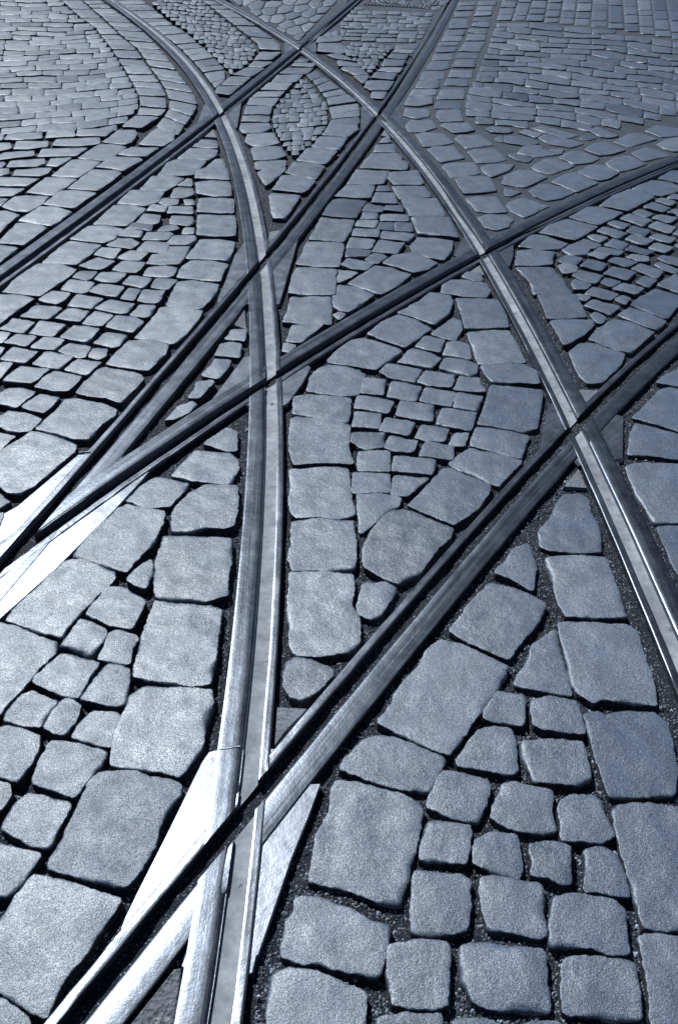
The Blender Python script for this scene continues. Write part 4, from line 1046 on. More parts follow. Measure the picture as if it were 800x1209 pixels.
-405,5825 7,2 11,7 -10,89 -7,-2 -11,-7
-1731,4569 10,54 -31,15 -14,-95
2258,6644 44,-35 45,-14 44,132 -39,56 -36,53
-1600,10627 37,-25 22,-5 -7,145 -37,20 -23,10
-1737,10388 22,-17 29,-5 -31,148 -23,21 -28,1
-1713,10177 17,-14 28,-2 -35,151 -18,18 -28,-2
-1834,10209 25,-11 20,5 -22,150 -25,9 -20,-3
-775,7954 11,-8 18,0 -18,127 -12,10 -17,-1
-876,7487 8,-10 15,0 -23,146 -8,9 -14,0
-256,5567 10,-2 8,4 -2,77 -10,2 -8,-3
68,8418 21,-14 12,-2 10,120 -21,12 -12,4
190,7846 17,-5 12,3 6,114 -16,7 -12,-4
-2909,7834 107,-8 101,-7 -40,155 -112,16 -98,-9
-1883,10212 24,-16 14,1 -21,174 -24,13 -15,2
267,8101 16,-15 16,-6 3,101 -16,16 -16,5
-1394,10205 16,-9 17,5 -25,183 -16,10 -17,-6
-1573,10113 18,-26 29,-9 -32,137 -18,25 -30,11
-1726,9799 17,-7 14,5 -27,175 -17,8 -14,-6
156,8126 21,-3 10,5 12,103 -21,4 -10,-6
51,8011 19,-13 11,-4 8,103 -19,12 -10,5
2330,6888 74,-113 87,-73 48,167 -75,108 -94,63
-1524,10448 32,-14 22,2 -5,106 -32,12 -22,1
-1733,10591 23,-23 31,-11 -27,124 -24,28 -31,7
-1460,10040 17,-13 23,4 -25,128 -17,11 -24,-1
-1266,9822 21,-18 22,-7 -16,119 -21,21 -22,5
-1490,9225 16,-20 25,-9 -26,110 -17,21 -25,8
-300,7213 9,-2 11,6 -6,109 -9,2 -11,-6
63,8275 20,-14 10,-2 10,104 -20,12 -11,4
-1952,10622 35,-19 24,-1 -15,145 -35,15 -25,5
167,7600 14,-3 19,5 -3,69 -14,4 -19,-5
-773,8269 17,-10 6,-2 0,119 -17,11 -6,1
-453,6486 3,0 9,7 -13,106 -3,0 -10,-8
-1876,10608 20,-10 23,6 -28,136 -20,10 -23,-6
30,8586 16,-12 5,-3 11,127 -16,12 -6,3
-41,8996 6,-7 15,6 -9,127 -6,7 -15,-5
1655,11035 147,-7 56,283 -152,8
-1523,10619 13,-12 19,5 -27,142 -13,11 -19,-4
333,8330 11,-9 4,0 13,130 -12,9 -4,0
233,7842 6,-8 13,0 -3,97 -7,9 -12,-2
1591,4076 35,118 -79,-29
-1082,9351 10,-12 10,1 -17,141 -9,12 -11,0
305,8229 9,-11 11,-2 1,91 -9,11 -10,2
-46,9364 4,-7 16,6 -12,96 -5,8 -15,-6
-1459,10434 15,-8 7,6 -7,110 -15,8 -7,-6
910,11232 -23,-202 87,-99 65,72 4,273 -61,28
-201,11043 -19,194 -69,14 -81,-199 6,-202 102,-15
763,11262 -23,-284 54,-45 70,97 24,201 -61,88
-2645,6847 102,23 106,42 -49,134 -103,-30 -115,-19
-917,11139 -19,-158 20,-131 70,-72 38,48 7,429
530,10910 64,108 -6,176 -72,61 -21,-29 -49,-248
-2271,5744 87,10 87,29 -47,136 -89,-12 -94,-10
1991,11095 137,-9 58,287 -133,9
300,11123 6,-161 42,-56 76,68 48,248 -98,19
-3322,10929 106,-9 95,29 -49,194 -104,-4 -105,4
-3643,11019 158,-60 155,-30 -70,226 -158,57 -161,37
-3876,11050 108,-11 107,-14 -59,199 -112,22 -100,-15
-4155,10993 136,24 129,34 -52,172 -138,-22 -131,-34
-4297,10970 71,-6 65,17 -70,201 -73,7 -71,-4
-3179,10670 86,13 71,34 -37,186 -86,-19 -76,-22
-3515,10721 175,-53 146,5 -45,216 -171,28 -164,46
-3841,10810 154,-24 160,-41 -70,228 -163,48 -148,-7
-4019,10779 84,13 78,19 -59,197 -87,-9 -75,-30
-4215,10729 99,10 86,33 -51,169 -100,-13 -93,-17
-3923,10564 108,5 104,-3 -54,192 -114,7 -96,-28
-4124,10498 96,22 105,38 -68,163 -98,-22 -108,-32
-3693,10301 120,-36 123,-30 -70,210 -125,46 -121,15
-3894,10304 92,6 87,3 -57,194 -97,4 -81,-26
-4041,10249 72,18 69,30 -76,217 -74,-16 -71,-29
-3593,10061 94,-34 99,-18 -70,196 -96,38 -101,17
-3796,10083 91,-8 97,-9 -75,217 -96,17 -90,-16
-3965,10031 79,22 78,25 -60,177 -83,-16 -74,-36
-3566,9836 127,-38 120,-16 -48,155 -128,38 -124,26
-3843,9844 131,10 129,-13 -43,158 -141,19 -117,-31
-3889,9825 22,1 21,14 -58,155 -22,-2 -22,-15
-3606,9627 157,-40 156,-18 -54,155 -159,42 -162,25
-3813,9622 90,12 106,2 -74,180 -97,4 -96,-33
-3743,9401 160,-4 163,-25 -62,202 -174,37 -150,-22
-3476,9189 80,-19 84,-2 -67,177 -82,22 -88,9
-3669,9194 91,-6 88,-7 -59,182 -96,16 -82,-12
-3398,8952 116,-10 102,18 -50,172 -116,5 -113,10
-3581,8966 87,-13 95,-5 -75,192 -91,19 -94,-4
-3302,8729 103,7 98,31 -50,153 -103,-12 -107,-7
-3503,8741 96,-13 97,2 -71,192 -99,17 -101,2
-3160,8550 66,15 71,24 -58,157 -67,-14 -73,-22
-3427,8522 131,-4 126,27 -59,164 -131,-2 -138,3
-3365,8333 124,8 110,36 -39,133 -123,-17 -121,-7
-3181,8137 76,23 80,32 -57,157 -79,-22 -82,-27
-3280,8113 44,5 47,18 -63,159 -45,-2 -52,-9
-3123,7950 95,30 90,25 -41,153 -100,-23 -86,-39
-3219,7917 49,11 37,22 -49,168 -51,-9 -40,-14
-3068,7774 77,24 83,18 -54,153 -81,-17 -78,-36
-3153,7737 40,13 33,21 -51,160 -42,-11 -34,-19
-2922,7626 117,-4 115,-5 -48,167 -123,15 -111,-15
-3091,7574 78,31 83,26 -55,156 -83,-24 -79,-42
-2867,7420 87,-6 76,-1 -46,178 -91,10 -74,-7
-3025,7386 74,23 80,15 -62,178 -79,-16 -73,-37
-2778,7211 89,-5 77,9 -46,167 -90,6 -82,0
-2960,7202 85,13 90,7 -61,175 -90,-5 -83,-31
-2759,7029 92,-1 81,17 -44,157 -94,1 -88,-2
-2882,6993 61,3 70,6 -73,188 -64,0 -67,-18
-2824,6807 90,3 80,12 -50,173 -94,2 -82,-12
-2672,6656 82,16 70,31 -37,137 -84,-17 -76,-13
-2765,6637 49,2 37,10 -45,158 -51,1 -39,-7
-2694,6460 81,18 83,36 -53,141 -83,-20 -91,-16
-2526,6358 76,29 79,25 -40,122 -79,-25 -76,-36
-2641,6308 54,18 56,29 -41,106 -55,-18 -60,-20
-2540,6176 107,43 110,25 -43,154 -116,-31 -101,-52
-2594,6157 27,9 16,14 -37,130 -28,-7 -18,-11
-2393,6080 92,9 96,8 -45,131 -95,-2 -93,-23
-2542,6019 69,33 70,28 -36,110 -72,-28 -67,-39
-2336,5935 73,3 77,10 -43,119 -76,0 -77,-12
-2492,5880 72,28 76,19 -45,135 -76,-21 -70,-40
-2438,5732 74,18 78,13 -47,134 -78,-12 -73,-32
-2389,5583 63,10 58,11 -35,119 -65,-7 -56,-19
3094,8585 32,-25 37,-6 66,205 -30,33 -34,19
2948,8355 74,-7 75,1 45,136 -73,15 -65,35
2803,8173 114,-17 93,-81 60,186 -111,32 -117,8
2767,7934 75,-80 82,-43 64,192 -73,88 -87,38
2737,7680 64,-36 51,-56 61,175 -64,34 -59,36
2662,7436 47,-87 44,-68 77,220 -49,81 -55,42
2539,7198 70,-77 79,-57 46,152 -67,90 -67,110
2515,6961 49,-71 45,-61 68,196 -54,56 -55,37
1808,11891 162,-8 92,467 -171,8
1718,11389 153,-8 84,427 -161,8
2002,11926 144,-10 97,453 -151,11
1905,11438 135,-10 89,412 -142,10
2157,11866 126,-12 107,531 -119,14
2068,11452 132,-9 68,337 -127,11
2342,12028 148,-10 83,386 -153,10
2209,11370 141,-9 124,581 -148,9
2478,11857 133,-11 125,575 -135,13
2383,11411 131,-10 80,371 -131,11
2654,11937 143,-10 116,513 -146,11
2535,11392 139,-9 106,468 -142,10
2813,11891 135,-11 128,577 -132,13
2725,11502 137,-9 69,312 -135,11
2962,11833 127,-11 144,652 -124,13
2850,11331 128,-10 94,427 -126,11
3134,11909 133,-11 137,594 -137,12
3017,11387 131,-10 102,447 -133,10
3302,11932 133,-11 142,589 -137,13
3142,11247 129,-9 146,608 -133,11
3491,12039 128,-12 121,501 -127,13
3323,11348 129,-10 148,613 -128,11
3615,11900 124,-12 157,656 -119,14
3478,11342 128,-10 115,481 -124,12
3724,11712 136,-11 206,861 -131,13
3591,11169 139,-8 113,468 -137,10
3440,10551 143,-6 132,549 -140,8
3319,10052 145,-5 105,438 -143,6
3161,9406 149,-4 141,590 -146,5
3062,9002 151,-3 85,354 -149,4
3948,11943 157,-8 160,648 -158,10
3768,11212 157,-7 162,655 -158,8
3612,10579 158,-6 139,565 -158,7
3464,9975 157,-4 134,542 -158,5
3292,9274 157,-3 159,646 -157,4
3191,8865 158,-2 88,360 -157,3
-1111,11039 -7,274 -119,-12 -17,-48 58,-328 77,85
-952,11332 -142,-14 7,-275 132,-34 19,158
-779,11365 -152,-15 15,-165 117,117
-780,11281 -7,-431 99,3 40,248 -9,198 -53,50 -50,-5
-465,11133 -6,249 -144,-15 -18,-57 8,-198 123,-35
-313,11399 -133,-13 5,-249 58,-56 81,200
-179,11064 71,-71 18,49 33,370 -97,-10 -44,-143
430,12273 71,120 -1,49 -153,-17
919,12355 73,42 6,99 -136,-14 -3,-13
1014,12398 46,-65 100,144 2,35 -142,-15
1335,12482 6,53 -154,-17 -2,-35 82,-81
228,12002 8,337 -28,43 -52,-5 4,-438 14,-9
276,11992 125,63 12,193 -84,152 -2,0 -73,-54 -8,-338
426,12047 52,-127 97,96 15,295 -81,48 -70,-119
613,12325 -15,-296 12,-10 127,70 -5,298 -38,53 -5,-1
844,12439 -91,-54 4,-298 26,-45 72,69 48,214
1045,12297 -46,64 -73,-42 -49,-214 85,-143 81,117
1067,12083 59,-73 89,105 36,250 -82,80 -99,-143
1344,12446 -67,-79 -36,-250 51,-75 99,77 8,27 -12,246
1413,12164 87,335 -98,-89
264,11928 -30,16 -54,-71 -4,-241 60,-119 82,92
377,11608 68,80 17,182 -52,125 -124,-62 53,-323
521,11573 124,87 -52,295 -12,9 -97,-94 -17,-182
685,11656 71,84 12,248 -26,44 -127,-69 52,-295
945,11916 -85,142 -71,-69 -12,-247 72,-71 62,69
1105,11752 3,206 -58,72 -80,-116 -35,-176 62,-91
1273,11991 -51,74 -90,-104 -4,-205 44,-98 83,114
1271,11776 36,-19 82,315 -100,-76
230,11470 -61,118 -6,-8 3,-329 52,37
234,11280 56,-114 75,118 0,268 -37,2 -82,-92
387,11559 -1,-268 98,-18 22,29 1,222 -53,114
527,11303 73,-62 67,101 5,258 -19,11 -124,-87
820,11370 16,251 -72,70 -71,-83 -5,-258 67,-37
981,11598 -62,90 -61,-68 -17,-251 61,-88 72,73
1005,11601 -8,-244 61,-28 86,109 11,170 -43,97
1175,11618 -12,-170 47,-60 84,324 -36,19
269,10943 19,21 -7,161 -56,113 -52,-36 1,-176
609,11197 6,-176 63,-62 43,18 22,284 -67,36
1196,11336 -46,60 -86,-109 -5,-273 37,-22 71,231
-67,11457 -13,-338 11,-17 58,318
"""
RAILS = {'A': '1099,10999 -36,-208 -36,-208 -37,-208 -36,-208 -37,-208 -37,-208 -38,-208 -37,-208 -38,-208 -38,-208 -39,-207 -39,-208 -40,-207 -40,-208 -40,-207 -41,-207 -41,-208 -42,-207 -42,-206 -43,-207 -44,-207 -44,-206 -45,-207 -45,-206 -45,-206 -47,-206 -47,-206 -47,-206 -48,-206 -48,-205 -49,-206 -50,-205 -50,-205 -51,-205 -51,-205 -51,-205 -52,-205 -52,-204 -53,-205 -53,-204 -53,-204 -54,-204 -54,-204 -54,-204 -28,-102', 'B': '103,10903 -33,-164 -33,-164 -32,-163 -33,-164 -32,-164 -32,-164 -32,-163 -33,-164 -32,-164 -32,-164 -32,-163 -33,-164 -32,-164 -32,-163 -33,-164 -32,-163 -33,-164 -33,-163 -33,-164 -33,-163 -33,-163 -34,-164 -34,-163 -34,-163 -34,-163 -34,-163 -35,-163 -35,-163 -35,-163 -36,-163 -36,-163 -36,-162 -37,-163 -37,-162 -37,-163 -38,-162 -39,-162 -38,-162 -39,-163 -40,-162 -40,-161 -41,-162 -41,-162 -42,-161 -21,-81', 'C': '1936,5444 -73,-72 -73,-72 -72,-72 -72,-74 -71,-73 -71,-75 -70,-74 -69,-75 -70,-76 -68,-76 -68,-76 -68,-77 -67,-78 -67,-77 -67,-78 -66,-79 -65,-78 -65,-79 -65,-80 -64,-80 -64,-80 -64,-80 -63,-81 -63,-81 -62,-82 -62,-82 -61,-82 -61,-82 -61,-83 -60,-83 -60,-84 -59,-84 -59,-84 -58,-84 -58,-85 -57,-85 -56,-86 -56,-86 -56,-86 -55,-86 -54,-87 -53,-88 -53,-87 -52,-89 -26,-44', 'D': '1313,3270 -44,-55 -44,-55 -43,-55 -43,-55 -43,-56 -42,-56 -42,-56 -42,-56 -41,-57 -41,-56 -41,-57 -40,-57 -41,-58 -40,-57 -39,-58 -40,-57 -39,-58 -39,-58 -39,-58 -39,-58 -39,-59 -38,-58 -38,-59 -39,-58 -38,-59 -38,-59 -38,-59 -37,-59 -38,-59 -38,-59 -37,-59 -37,-60 -38,-59 -37,-59 -37,-60 -37,-59 -37,-60 -37,-60 -36,-59 -37,-60 -37,-60 -36,-59 -36,-60 -37,-60 -18,-30', 'E': '-2419,10661 94,-211 95,-212 95,-211 94,-213 94,-212 92,-214 91,-214 89,-214 87,-216 84,-216 83,-217 79,-218 78,-219 74,-220 72,-221 68,-222 66,-222 63,-223 60,-224 58,-225 54,-226 52,-226 49,-227 46,-227 44,-228 41,-229 39,-229 36,-229 34,-230 32,-230 29,-230 27,-231 25,-231 23,-231 20,-231 18,-231 16,-231 13,-232 11,-232 8,-231 6,-232 2,-232 0,-233 -4,-232 -4,-117', 'F': '-1351,10762 88,-196 88,-197 87,-197 85,-198 84,-199 82,-199 81,-200 79,-200 78,-201 76,-202 73,-203 72,-203 71,-203 68,-205 66,-205 64,-205 62,-206 59,-207 58,-208 55,-208 53,-208 51,-209 49,-210 47,-210 44,-211 42,-211 40,-212 37,-212 36,-213 33,-213 31,-213 29,-213 27,-214 25,-215 22,-214 21,-215 19,-214 17,-215 16,-215 13,-215 12,-215 11,-215 8,-215 8,-214 3,-108'}
SEAMS = [(0, '-400,3457 148,1'), (1, '-360,3024 137,18'), (1, '-327,2662 137,7'), (7, '-249,1231 46,10'), (8, '-812,2351 36,6'), (2, '725,2711 55,-15'), (2, '828,2351 57,21')]
PLATES = [('E', 'A', 'dark steel plates where the long bottom-centre rail crosses the straight diagonal rail', ['-460,4108 -29,-143 -11,-281 -13,-171 8,-72 49,26 83,294 -5,209 -20,151', '-212,4182 -10,-206 -33,-518 -41,-10 -35,243 -13,127 27,154', '-404,3428 24,33 62,3 -23,271 -33,44']), ('E', 'C', 'dark steel plates where the long bottom-centre rail meets the rail curving in from right', ['-439,2692 78,306 79,29 17,-183 -49,-97', '-336,2667 73,105 11,-108 -66,-7', '-231,2827 99,133 23,-31 -26,-117 -43,-134 -14,-17 -29,4']), ('F', 'D', 'large dark steel plates where the bright right-hand curve crosses the thick lower rail', ['707,2694 17,12 55,-15 3,-119 -24,-37 -111,-127 -10,19 14,64', '799,2536 96,120 53,-31 -62,-249 -16,-14 -9,-105 -38,71', '708,2405 31,-75 31,34 -4,116', '774,2724 69,-3 -45,-106 -19,-11']), ('F', 'C', 'dark steel plates where the bright right-hand curve meets the rail from the right edge', ['500,3996 69,231 20,33 28,-106 32,-102 -29,-51 -73,-42', '652,4012 78,126 64,3 -18,-124 -33,-127 -39,-12 -38,56']), ('F', 'A', 'small dark steel plates where the bright curve crosses the straight diagonal rail', ['111,6590 81,27 32,-341 -66,-280 -63,35', '231,6318 70,261 64,26 7,-361 6,-216 -96,14']), ('F', 'B', 'small dark steel plates at the topmost crossing of two rails', ['-537,8659 30,-408 70,5 41,170 -98,237', '-368,8428 104,325 20,-416 -46,-103']), ('E', 'B', 'dark steel plates at the left crossing near the top of the long curved rail', ['-941,6029 -15,539 99,-16 50,-192 -48,-384', '-796,6361 87,267 30,-603 -44,-41']), ('E', 'D', 'bright polished steel plates at the bottom crossing nearest the camera', ['-257,1235 -14,-6 -12,-27 -42,-155 -39,-135 -14,-52 -2,-29 69,25 105,174 17,172 -3,35', '-28,1154 -23,-83 -28,-88 -17,-66 -32,-121 -4,-4 -4,-29 -12,-3 -2,-110 -27,0 -1,185 5,196 68,119', '-187,1003 -53,-102 -23,-127 5,-4 2,-121 69,1 1,265', '-167,1246 35,-4 12,5 -26,-87 -23,-25 -5,67']), ('A', 'C', 'bright polished steel frog plates where two diagonal rails join at left edge', ['-812,2351 42,11 -54,-301 -69,-251 -45,-68 -55,170 32,122 35,45', '-566,2298 -24,-81 -53,-151 -103,-260 -89,-186 -39,-74 -64,196 124,193 100,178 131,180', '-671,2356 -21,-137 -88,-234 -103,-209 -33,-33 79,192 69,197 62,241'])]
FILLS = ['-132,1359 69,-3 -41,-58 -27,-42', '673,2226 64,95 6,-102', '543,3807 66,96 10,-112', '-351,4123 -2,140 55,25 -35,-132', '834,2807 73,-3 -65,-89', '-423,3274 31,131 23,-173', '-862,5827 37,170 42,-184', '220,5925 30,115 32,-167']
HAMMERED = '-365,641 28,34 62,96 12,2 2,-43 -1,-88'
MORTAR = ['224,6297 155,-250 193,-1488 82,-466 371,379 395,449 961,996 2416,7357 -3396,-376 -301,-1899 -572,-3082', '-1545,11904 224,-811 439,-1350 474,-1214 145,447 168,1109 242,1997', '183,11019 -249,-1336 -180,-781 30,-563 155,12 500,174 122,-389 214,1080 271,1566 118,1408 -870,-92']
MANHOLE = (582, 10895, 345, -0.2345)
WHITE_PEBBLE = (551, 1008)

random.seed(11)
scene = bpy.context.scene
COL = scene.collection

def dec(s):
    out = []; x = y = 0
    for w in s.split():
        a, b = w.split(','); x += int(a); y += int(b); out.append((x / 1000.0, y / 1000.0))
    return out

def tag(o, label=None, cat=None, group=None, kind=None):
    if label: o['label'] = label
    if cat: o['category'] = cat
    if group: o['group'] = group
    if kind: o['kind'] = kind
    return o

def link_mesh(name, verts, faces, mat, parent=None, loc=(0, 0, 0), smooth=True, uvs=None):
    me = bpy.data.meshes.new(name)
    me.from_pydata(verts, [], faces)
    if uvs is not None:
        ul = me.uv_layers.new(name='UVMap')
        for lp in me.loops: ul.data[lp.index].uv = uvs[lp.vertex_index]
    me.materials.append(mat)
    if smooth: me.polygons.foreach_set('use_smooth', [True] * len(me.polygons))
    me.update()
    o = bpy.data.objects.new(name, me); COL.objects.link(o)
    o.location = loc
    if parent: o.parent = parent
    return o

def empty(name, loc):
    o = bpy.data.objects.new(name, None); COL.objects.link(o); o.location = loc
    o.empty_display_size = 0.05
    return o

# ------------------------------------------------------------------ materials
class NT:
    def __init__(s, name):
        s.m = bpy.data.materials.new(name); s.m.use_nodes = True
        s.t = s.m.node_tree; s.b = s.t.nodes['Principled BSDF']
    def n(s, kind, **kw):
        nd = s.t.nodes.new(kind)
        for k, v in kw.items():
            if k in nd.inputs.keys(): nd.inputs[k].default_value = v
            else: setattr(nd, k, v)
        return nd
    def l(s, a, b): s.t.links.new(a, b)
    def ramp(s, fac, stops):
        r = s.n('ShaderNodeValToRGB'); e = r.color_ramp.elements
        while len(e) < len(stops): e.new(0.5)
        for i, (p, c) in enumerate(stops):
            e[i].position = p; e[i].color = (c[0], c[1], c[2], 1) if not isinstance(c, (int, float)) else (c, c, c, 1)
        s.l(fac, r.inputs[0]); return r.outputs[0]
    def noise(s, vec, scale, detail=3, rough=0.55):
        nd = s.n('ShaderNodeTexNoise'); nd.inputs['Scale'].default_value = scale
        nd.inputs['Detail'].default_value = detail; nd.inputs['Roughness'].default_value = rough
        s.l(vec, nd.inputs['Vector']); return nd.outputs['Fac']
    def mul(s, a, b, op='MULTIPLY'):
        nd = s.n('ShaderNodeMath', operation=op)
        for i, v in enumerate((a, b)):
            if isinstance(v, (int, float)): nd.inputs[i].default_value = v
            else: s.l(v, nd.inputs[i])
        return nd.outputs[0]
    def mix(s, fac, a, b, blend='MIX'):
        nd = s.n('ShaderNodeMix', data_type='RGBA', blend_type=blend)
        for sock, v in ((nd.inputs[0], fac), (nd.inputs[6], a), (nd.inputs[7], b)):
            if isinstance(v, (int, float)): sock.default_value = v
            elif isinstance(v, tuple): sock.default_value = (v[0], v[1], v[2], 1)
            else: s.l(v, sock)
        return nd.outputs[2]
    def bump(s, h, strength, dist, prev=None):
        nd = s.n('ShaderNodeBump'); nd.inputs['Strength'].default_value = strength; nd.inputs['Distance'].default_value = dist
        s.l(h, nd.inputs['Height'])
        if prev: s.l(prev, nd.inputs['Normal'])
        return nd.outputs[0]

def mat_stone():
    k = NT('granite')
    g = k.n('ShaderNodeNewGeometry'); pos = g.outputs['Position']; rnd = g.outputs['Random Per Island']
    base = k.ramp(rnd, [(0, (.038, .060, .102)), (.3, (.064, .094, .148)), (.7, (.080, .113, .170)), (1, (.118, .155, .214))])
    patch = k.ramp(k.noise(pos, 9, 4), [(.3, .80), (.7, 1.14)])
    c = k.mix(1.0, base, patch, 'MULTIPLY')
    grain = k.ramp(k.noise(pos, 400, 3, .8), [(.36, .22), (.5, 1.0), (.64, 2.1)])
    c = k.mix(1.0, c, grain, 'MULTIPLY')
    fleck = k.ramp(k.noise(pos, 260, 2, .6), [(.66, 0), (.74, 1)])
    c = k.mix(k.mul(fleck, .55), c, (.62, .68, .76))
    dark = k.ramp(k.noise(pos, 55, 5, .7), [(.60, 0), (.72, 1)])
    c = k.mix(k.mul(dark, .30), c, (.07, .09, .13))
    k.l(c, k.b.inputs['Base Color'])
    k.l(k.ramp(k.noise(pos, 30, 3), [(.3, .42), (.7, .51)]), k.b.inputs['Roughness'])
    gl = k.ramp(k.noise(pos, 380, 3, .8), [(.36, .12), (.5, .72), (.62, 1.25)])
    wn = k.n('ShaderNodeTexWhiteNoise', noise_dimensions='1D'); k.l(k.mul(rnd, 713.0), wn.inputs['W'])
    gl = k.mul(gl, k.ramp(wn.outputs['Value'], [(0, .45), (.3, .8), (1, 1.1)]))
    gl = k.mul(gl, k.ramp(k.noise(pos, 16, 4, .65), [(.32, .62), (.62, 1.1)]))
    k.l(gl, k.b.inputs['Specular IOR Level'])
    k.b.inputs['IOR'].default_value = 1.85; k.b.inputs['Specular Tint'].default_value = (.85, .93, 1, 1)
    b1 = k.bump(k.noise(pos, 70, 5, .65), .35, .004)
    b2 = k.bump(k.noise(pos, 300, 3, .7), 1.0, .0009, b1)
    k.l(b2, k.b.inputs['Normal'])
    return k.m

def mat_steel(name, base, rough, dust=.25, streak=1.0):
    k = NT(name)
    g = k.n('ShaderNodeNewGeometry'); pos = g.outputs['Position']
    uv = k.n('ShaderNodeUVMap'); mp = k.n('ShaderNodeMapping')
    mp.inputs['Scale'].default_value = (3, 260, 1)
    k.l(uv.outputs[0], mp.inputs[0])
    st = k.noise(mp.outputs[0], 1.0, 4, .6)
    mp2 = k.n('ShaderNodeMapping'); mp2.inputs['Scale'].default_value = (.7, 70, 1); k.l(uv.outputs[0], mp2.inputs[0])
    st2 = k.noise(mp2.outputs[0], 1.0, 2, .5)
    gr = k.noise(pos, 300, 3, .7)
    pt = k.noise(pos, 14, 4, .6)
    c = k.mix(1.0, base, k.ramp(st, [(.3, 1 - .28 * streak), (.7, 1 + .18 * streak)]), 'MULTIPLY')
    c = k.mix(1.0, c, k.ramp(pt, [(.3, .8), (.7, 1.1)]), 'MULTIPLY')
    c = k.mix(1.0, c, k.ramp(st2, [(.35, 1 - streak * 1.0), (.6, 1 + .3 * streak)]), 'MULTIPLY')
    dm = k.ramp(k.noise(pos, 46, 6, .75), [(.52, 0), (.70, 1)])
    dm = k.mul(dm, k.ramp(gr, [(.42, 0), (.62, 1)]))
    dm = k.mul(dm, dust)
    c = k.mix(dm, c, (.30, .33, .38))
    k.l(c, k.b.inputs['Base Color'])
    k.l(k.mul(k.mul(dm, -1.0, 'MULTIPLY'), .92, 'ADD'), k.b.inputs['Metallic'])
    r = k.mul(k.ramp(st, [(.3, rough - .05), (.7, rough + .06)]), k.ramp(pt, [(.3, .9), (.7, 1.12)]))
    k.l(r, k.b.inputs['Roughness'])
    b1 = k.bump(st, .35 * streak, .0007)
    b2 = k.bump(gr, .30, .0007, b1)
    b3 = k.bump(k.noise(pos, 60, 4, .6), .3, .0016, b2)
    k.l(b3, k.b.inputs['Normal'])
    return k.m

def mat_grit(name, lo, hi, fleckc, scale=260, bs=.8, bd=.006, cover=.80, lump=.8, vary=False):
    k = NT(name)
    g = k.n('ShaderNodeNewGeometry'); pos = g.outputs['Position']
    v = k.n('ShaderNodeTexVoronoi'); v.inputs['Scale'].default_value = scale; k.l(pos, v.inputs['Vector'])
    c = k.ramp(k.noise(pos, scale * .5, 4, .7), [(.3, lo), (.7, hi)])
    f = k.ramp(v.outputs['Color'], [(cover, 0), (cover + .05, 1)])
    c = k.mix(k.mul(f, .8), c, fleckc)
    c = k.mix(1.0, c, k.ramp(k.noise(pos, 5, 4), [(.3, .7), (.7, 1.2)]), 'MULTIPLY')
    if vary: c = k.mix(1.0, c, k.ramp(g.outputs['Random Per Island'], [(0, .12), (.6, .55), (1, 1.5)]), 'MULTIPLY')
    k.l(c, k.b.inputs['Base Color']); k.b.inputs['Roughness'].default_value = .8
    b1 = k.bump(v.outputs['Distance'], bs, bd)
    b2 = k.bump(k.noise(pos, 60, 5, .7), lump, .02, b1)
    k.l(b2, k.b.inputs['Normal'])
    return k.m

M = {}
M['stone'] = mat_stone()
M['rail'] = mat_steel('rail_steel', (.165, .197, .245), .33, .35, .4)
M['lip'] = mat_steel('worn_lip_steel', (.21, .245, .30), .31, .45, .45)
M['plate'] = mat_steel('cast_plate_steel', (.235, .27, .325), .35, .22, .12)
M['seam'] = mat_steel('weld_bead_steel', (.34, .38, .45), .5, .5, .2)
M['floor'] = mat_grit('groove_dust', (.18, .212, .258), (.37, .412, .47), (.07, .08, .10), 60, .12, .001, .90, .08)
M['deep'] = mat_grit('groove_dirt', (.012, .014, .018), (.03, .034, .042), (.05, .055, .06), 200)
M['grit'] = mat_grit('joint_grit', (.007, .012, .023), (.025, .040, .070), (.36, .45, .57), 320)
M['flank'] = mat_grit('shade_tinted_granite', (.020, .025, .034), (.055, .066, .088), (.10, .12, .15), 160, .5, .004)  # joint shade painted into the colour of the setts' buried sides
M['mortar'] = mat_grit('joint_mortar', (.034, .050, .078), (.062, .086, .125), (.13, .165, .21), 200, .4, .003)
M['concrete'] = mat_grit('smooth_concrete', (.16, .19, .235), (.24, .275, .33), (.30, .33, .38), 240, .2, .002)
M['hammer'] = mat_grit('rough_infill', (.10, .115, .15), (.22, .25, .30), (.34, .37, .42), 110, 1.0, .006)
M['iron'] = mat_steel('cast_iron', (.30, .34, .40), .5, .6, .4)
M['pebble'] = mat_grit('pebble', (.09, .125, .185), (.42, .51, .64), (.55, .60, .66), 90, .3, .002, .8, .1, True)
M['white'] = mat_grit('white_pebble', (.5, .52, .55), (.66, .68, .70), (.7, .7, .72), 120, .3, .002)

# ------------------------------------------------------------------ sett (one paving stone)
def poly_area(p): return .5 * sum(p[i - 1][0] * p[i][1] - p[i][0] * p[i - 1][1] for i in range(len(p)))

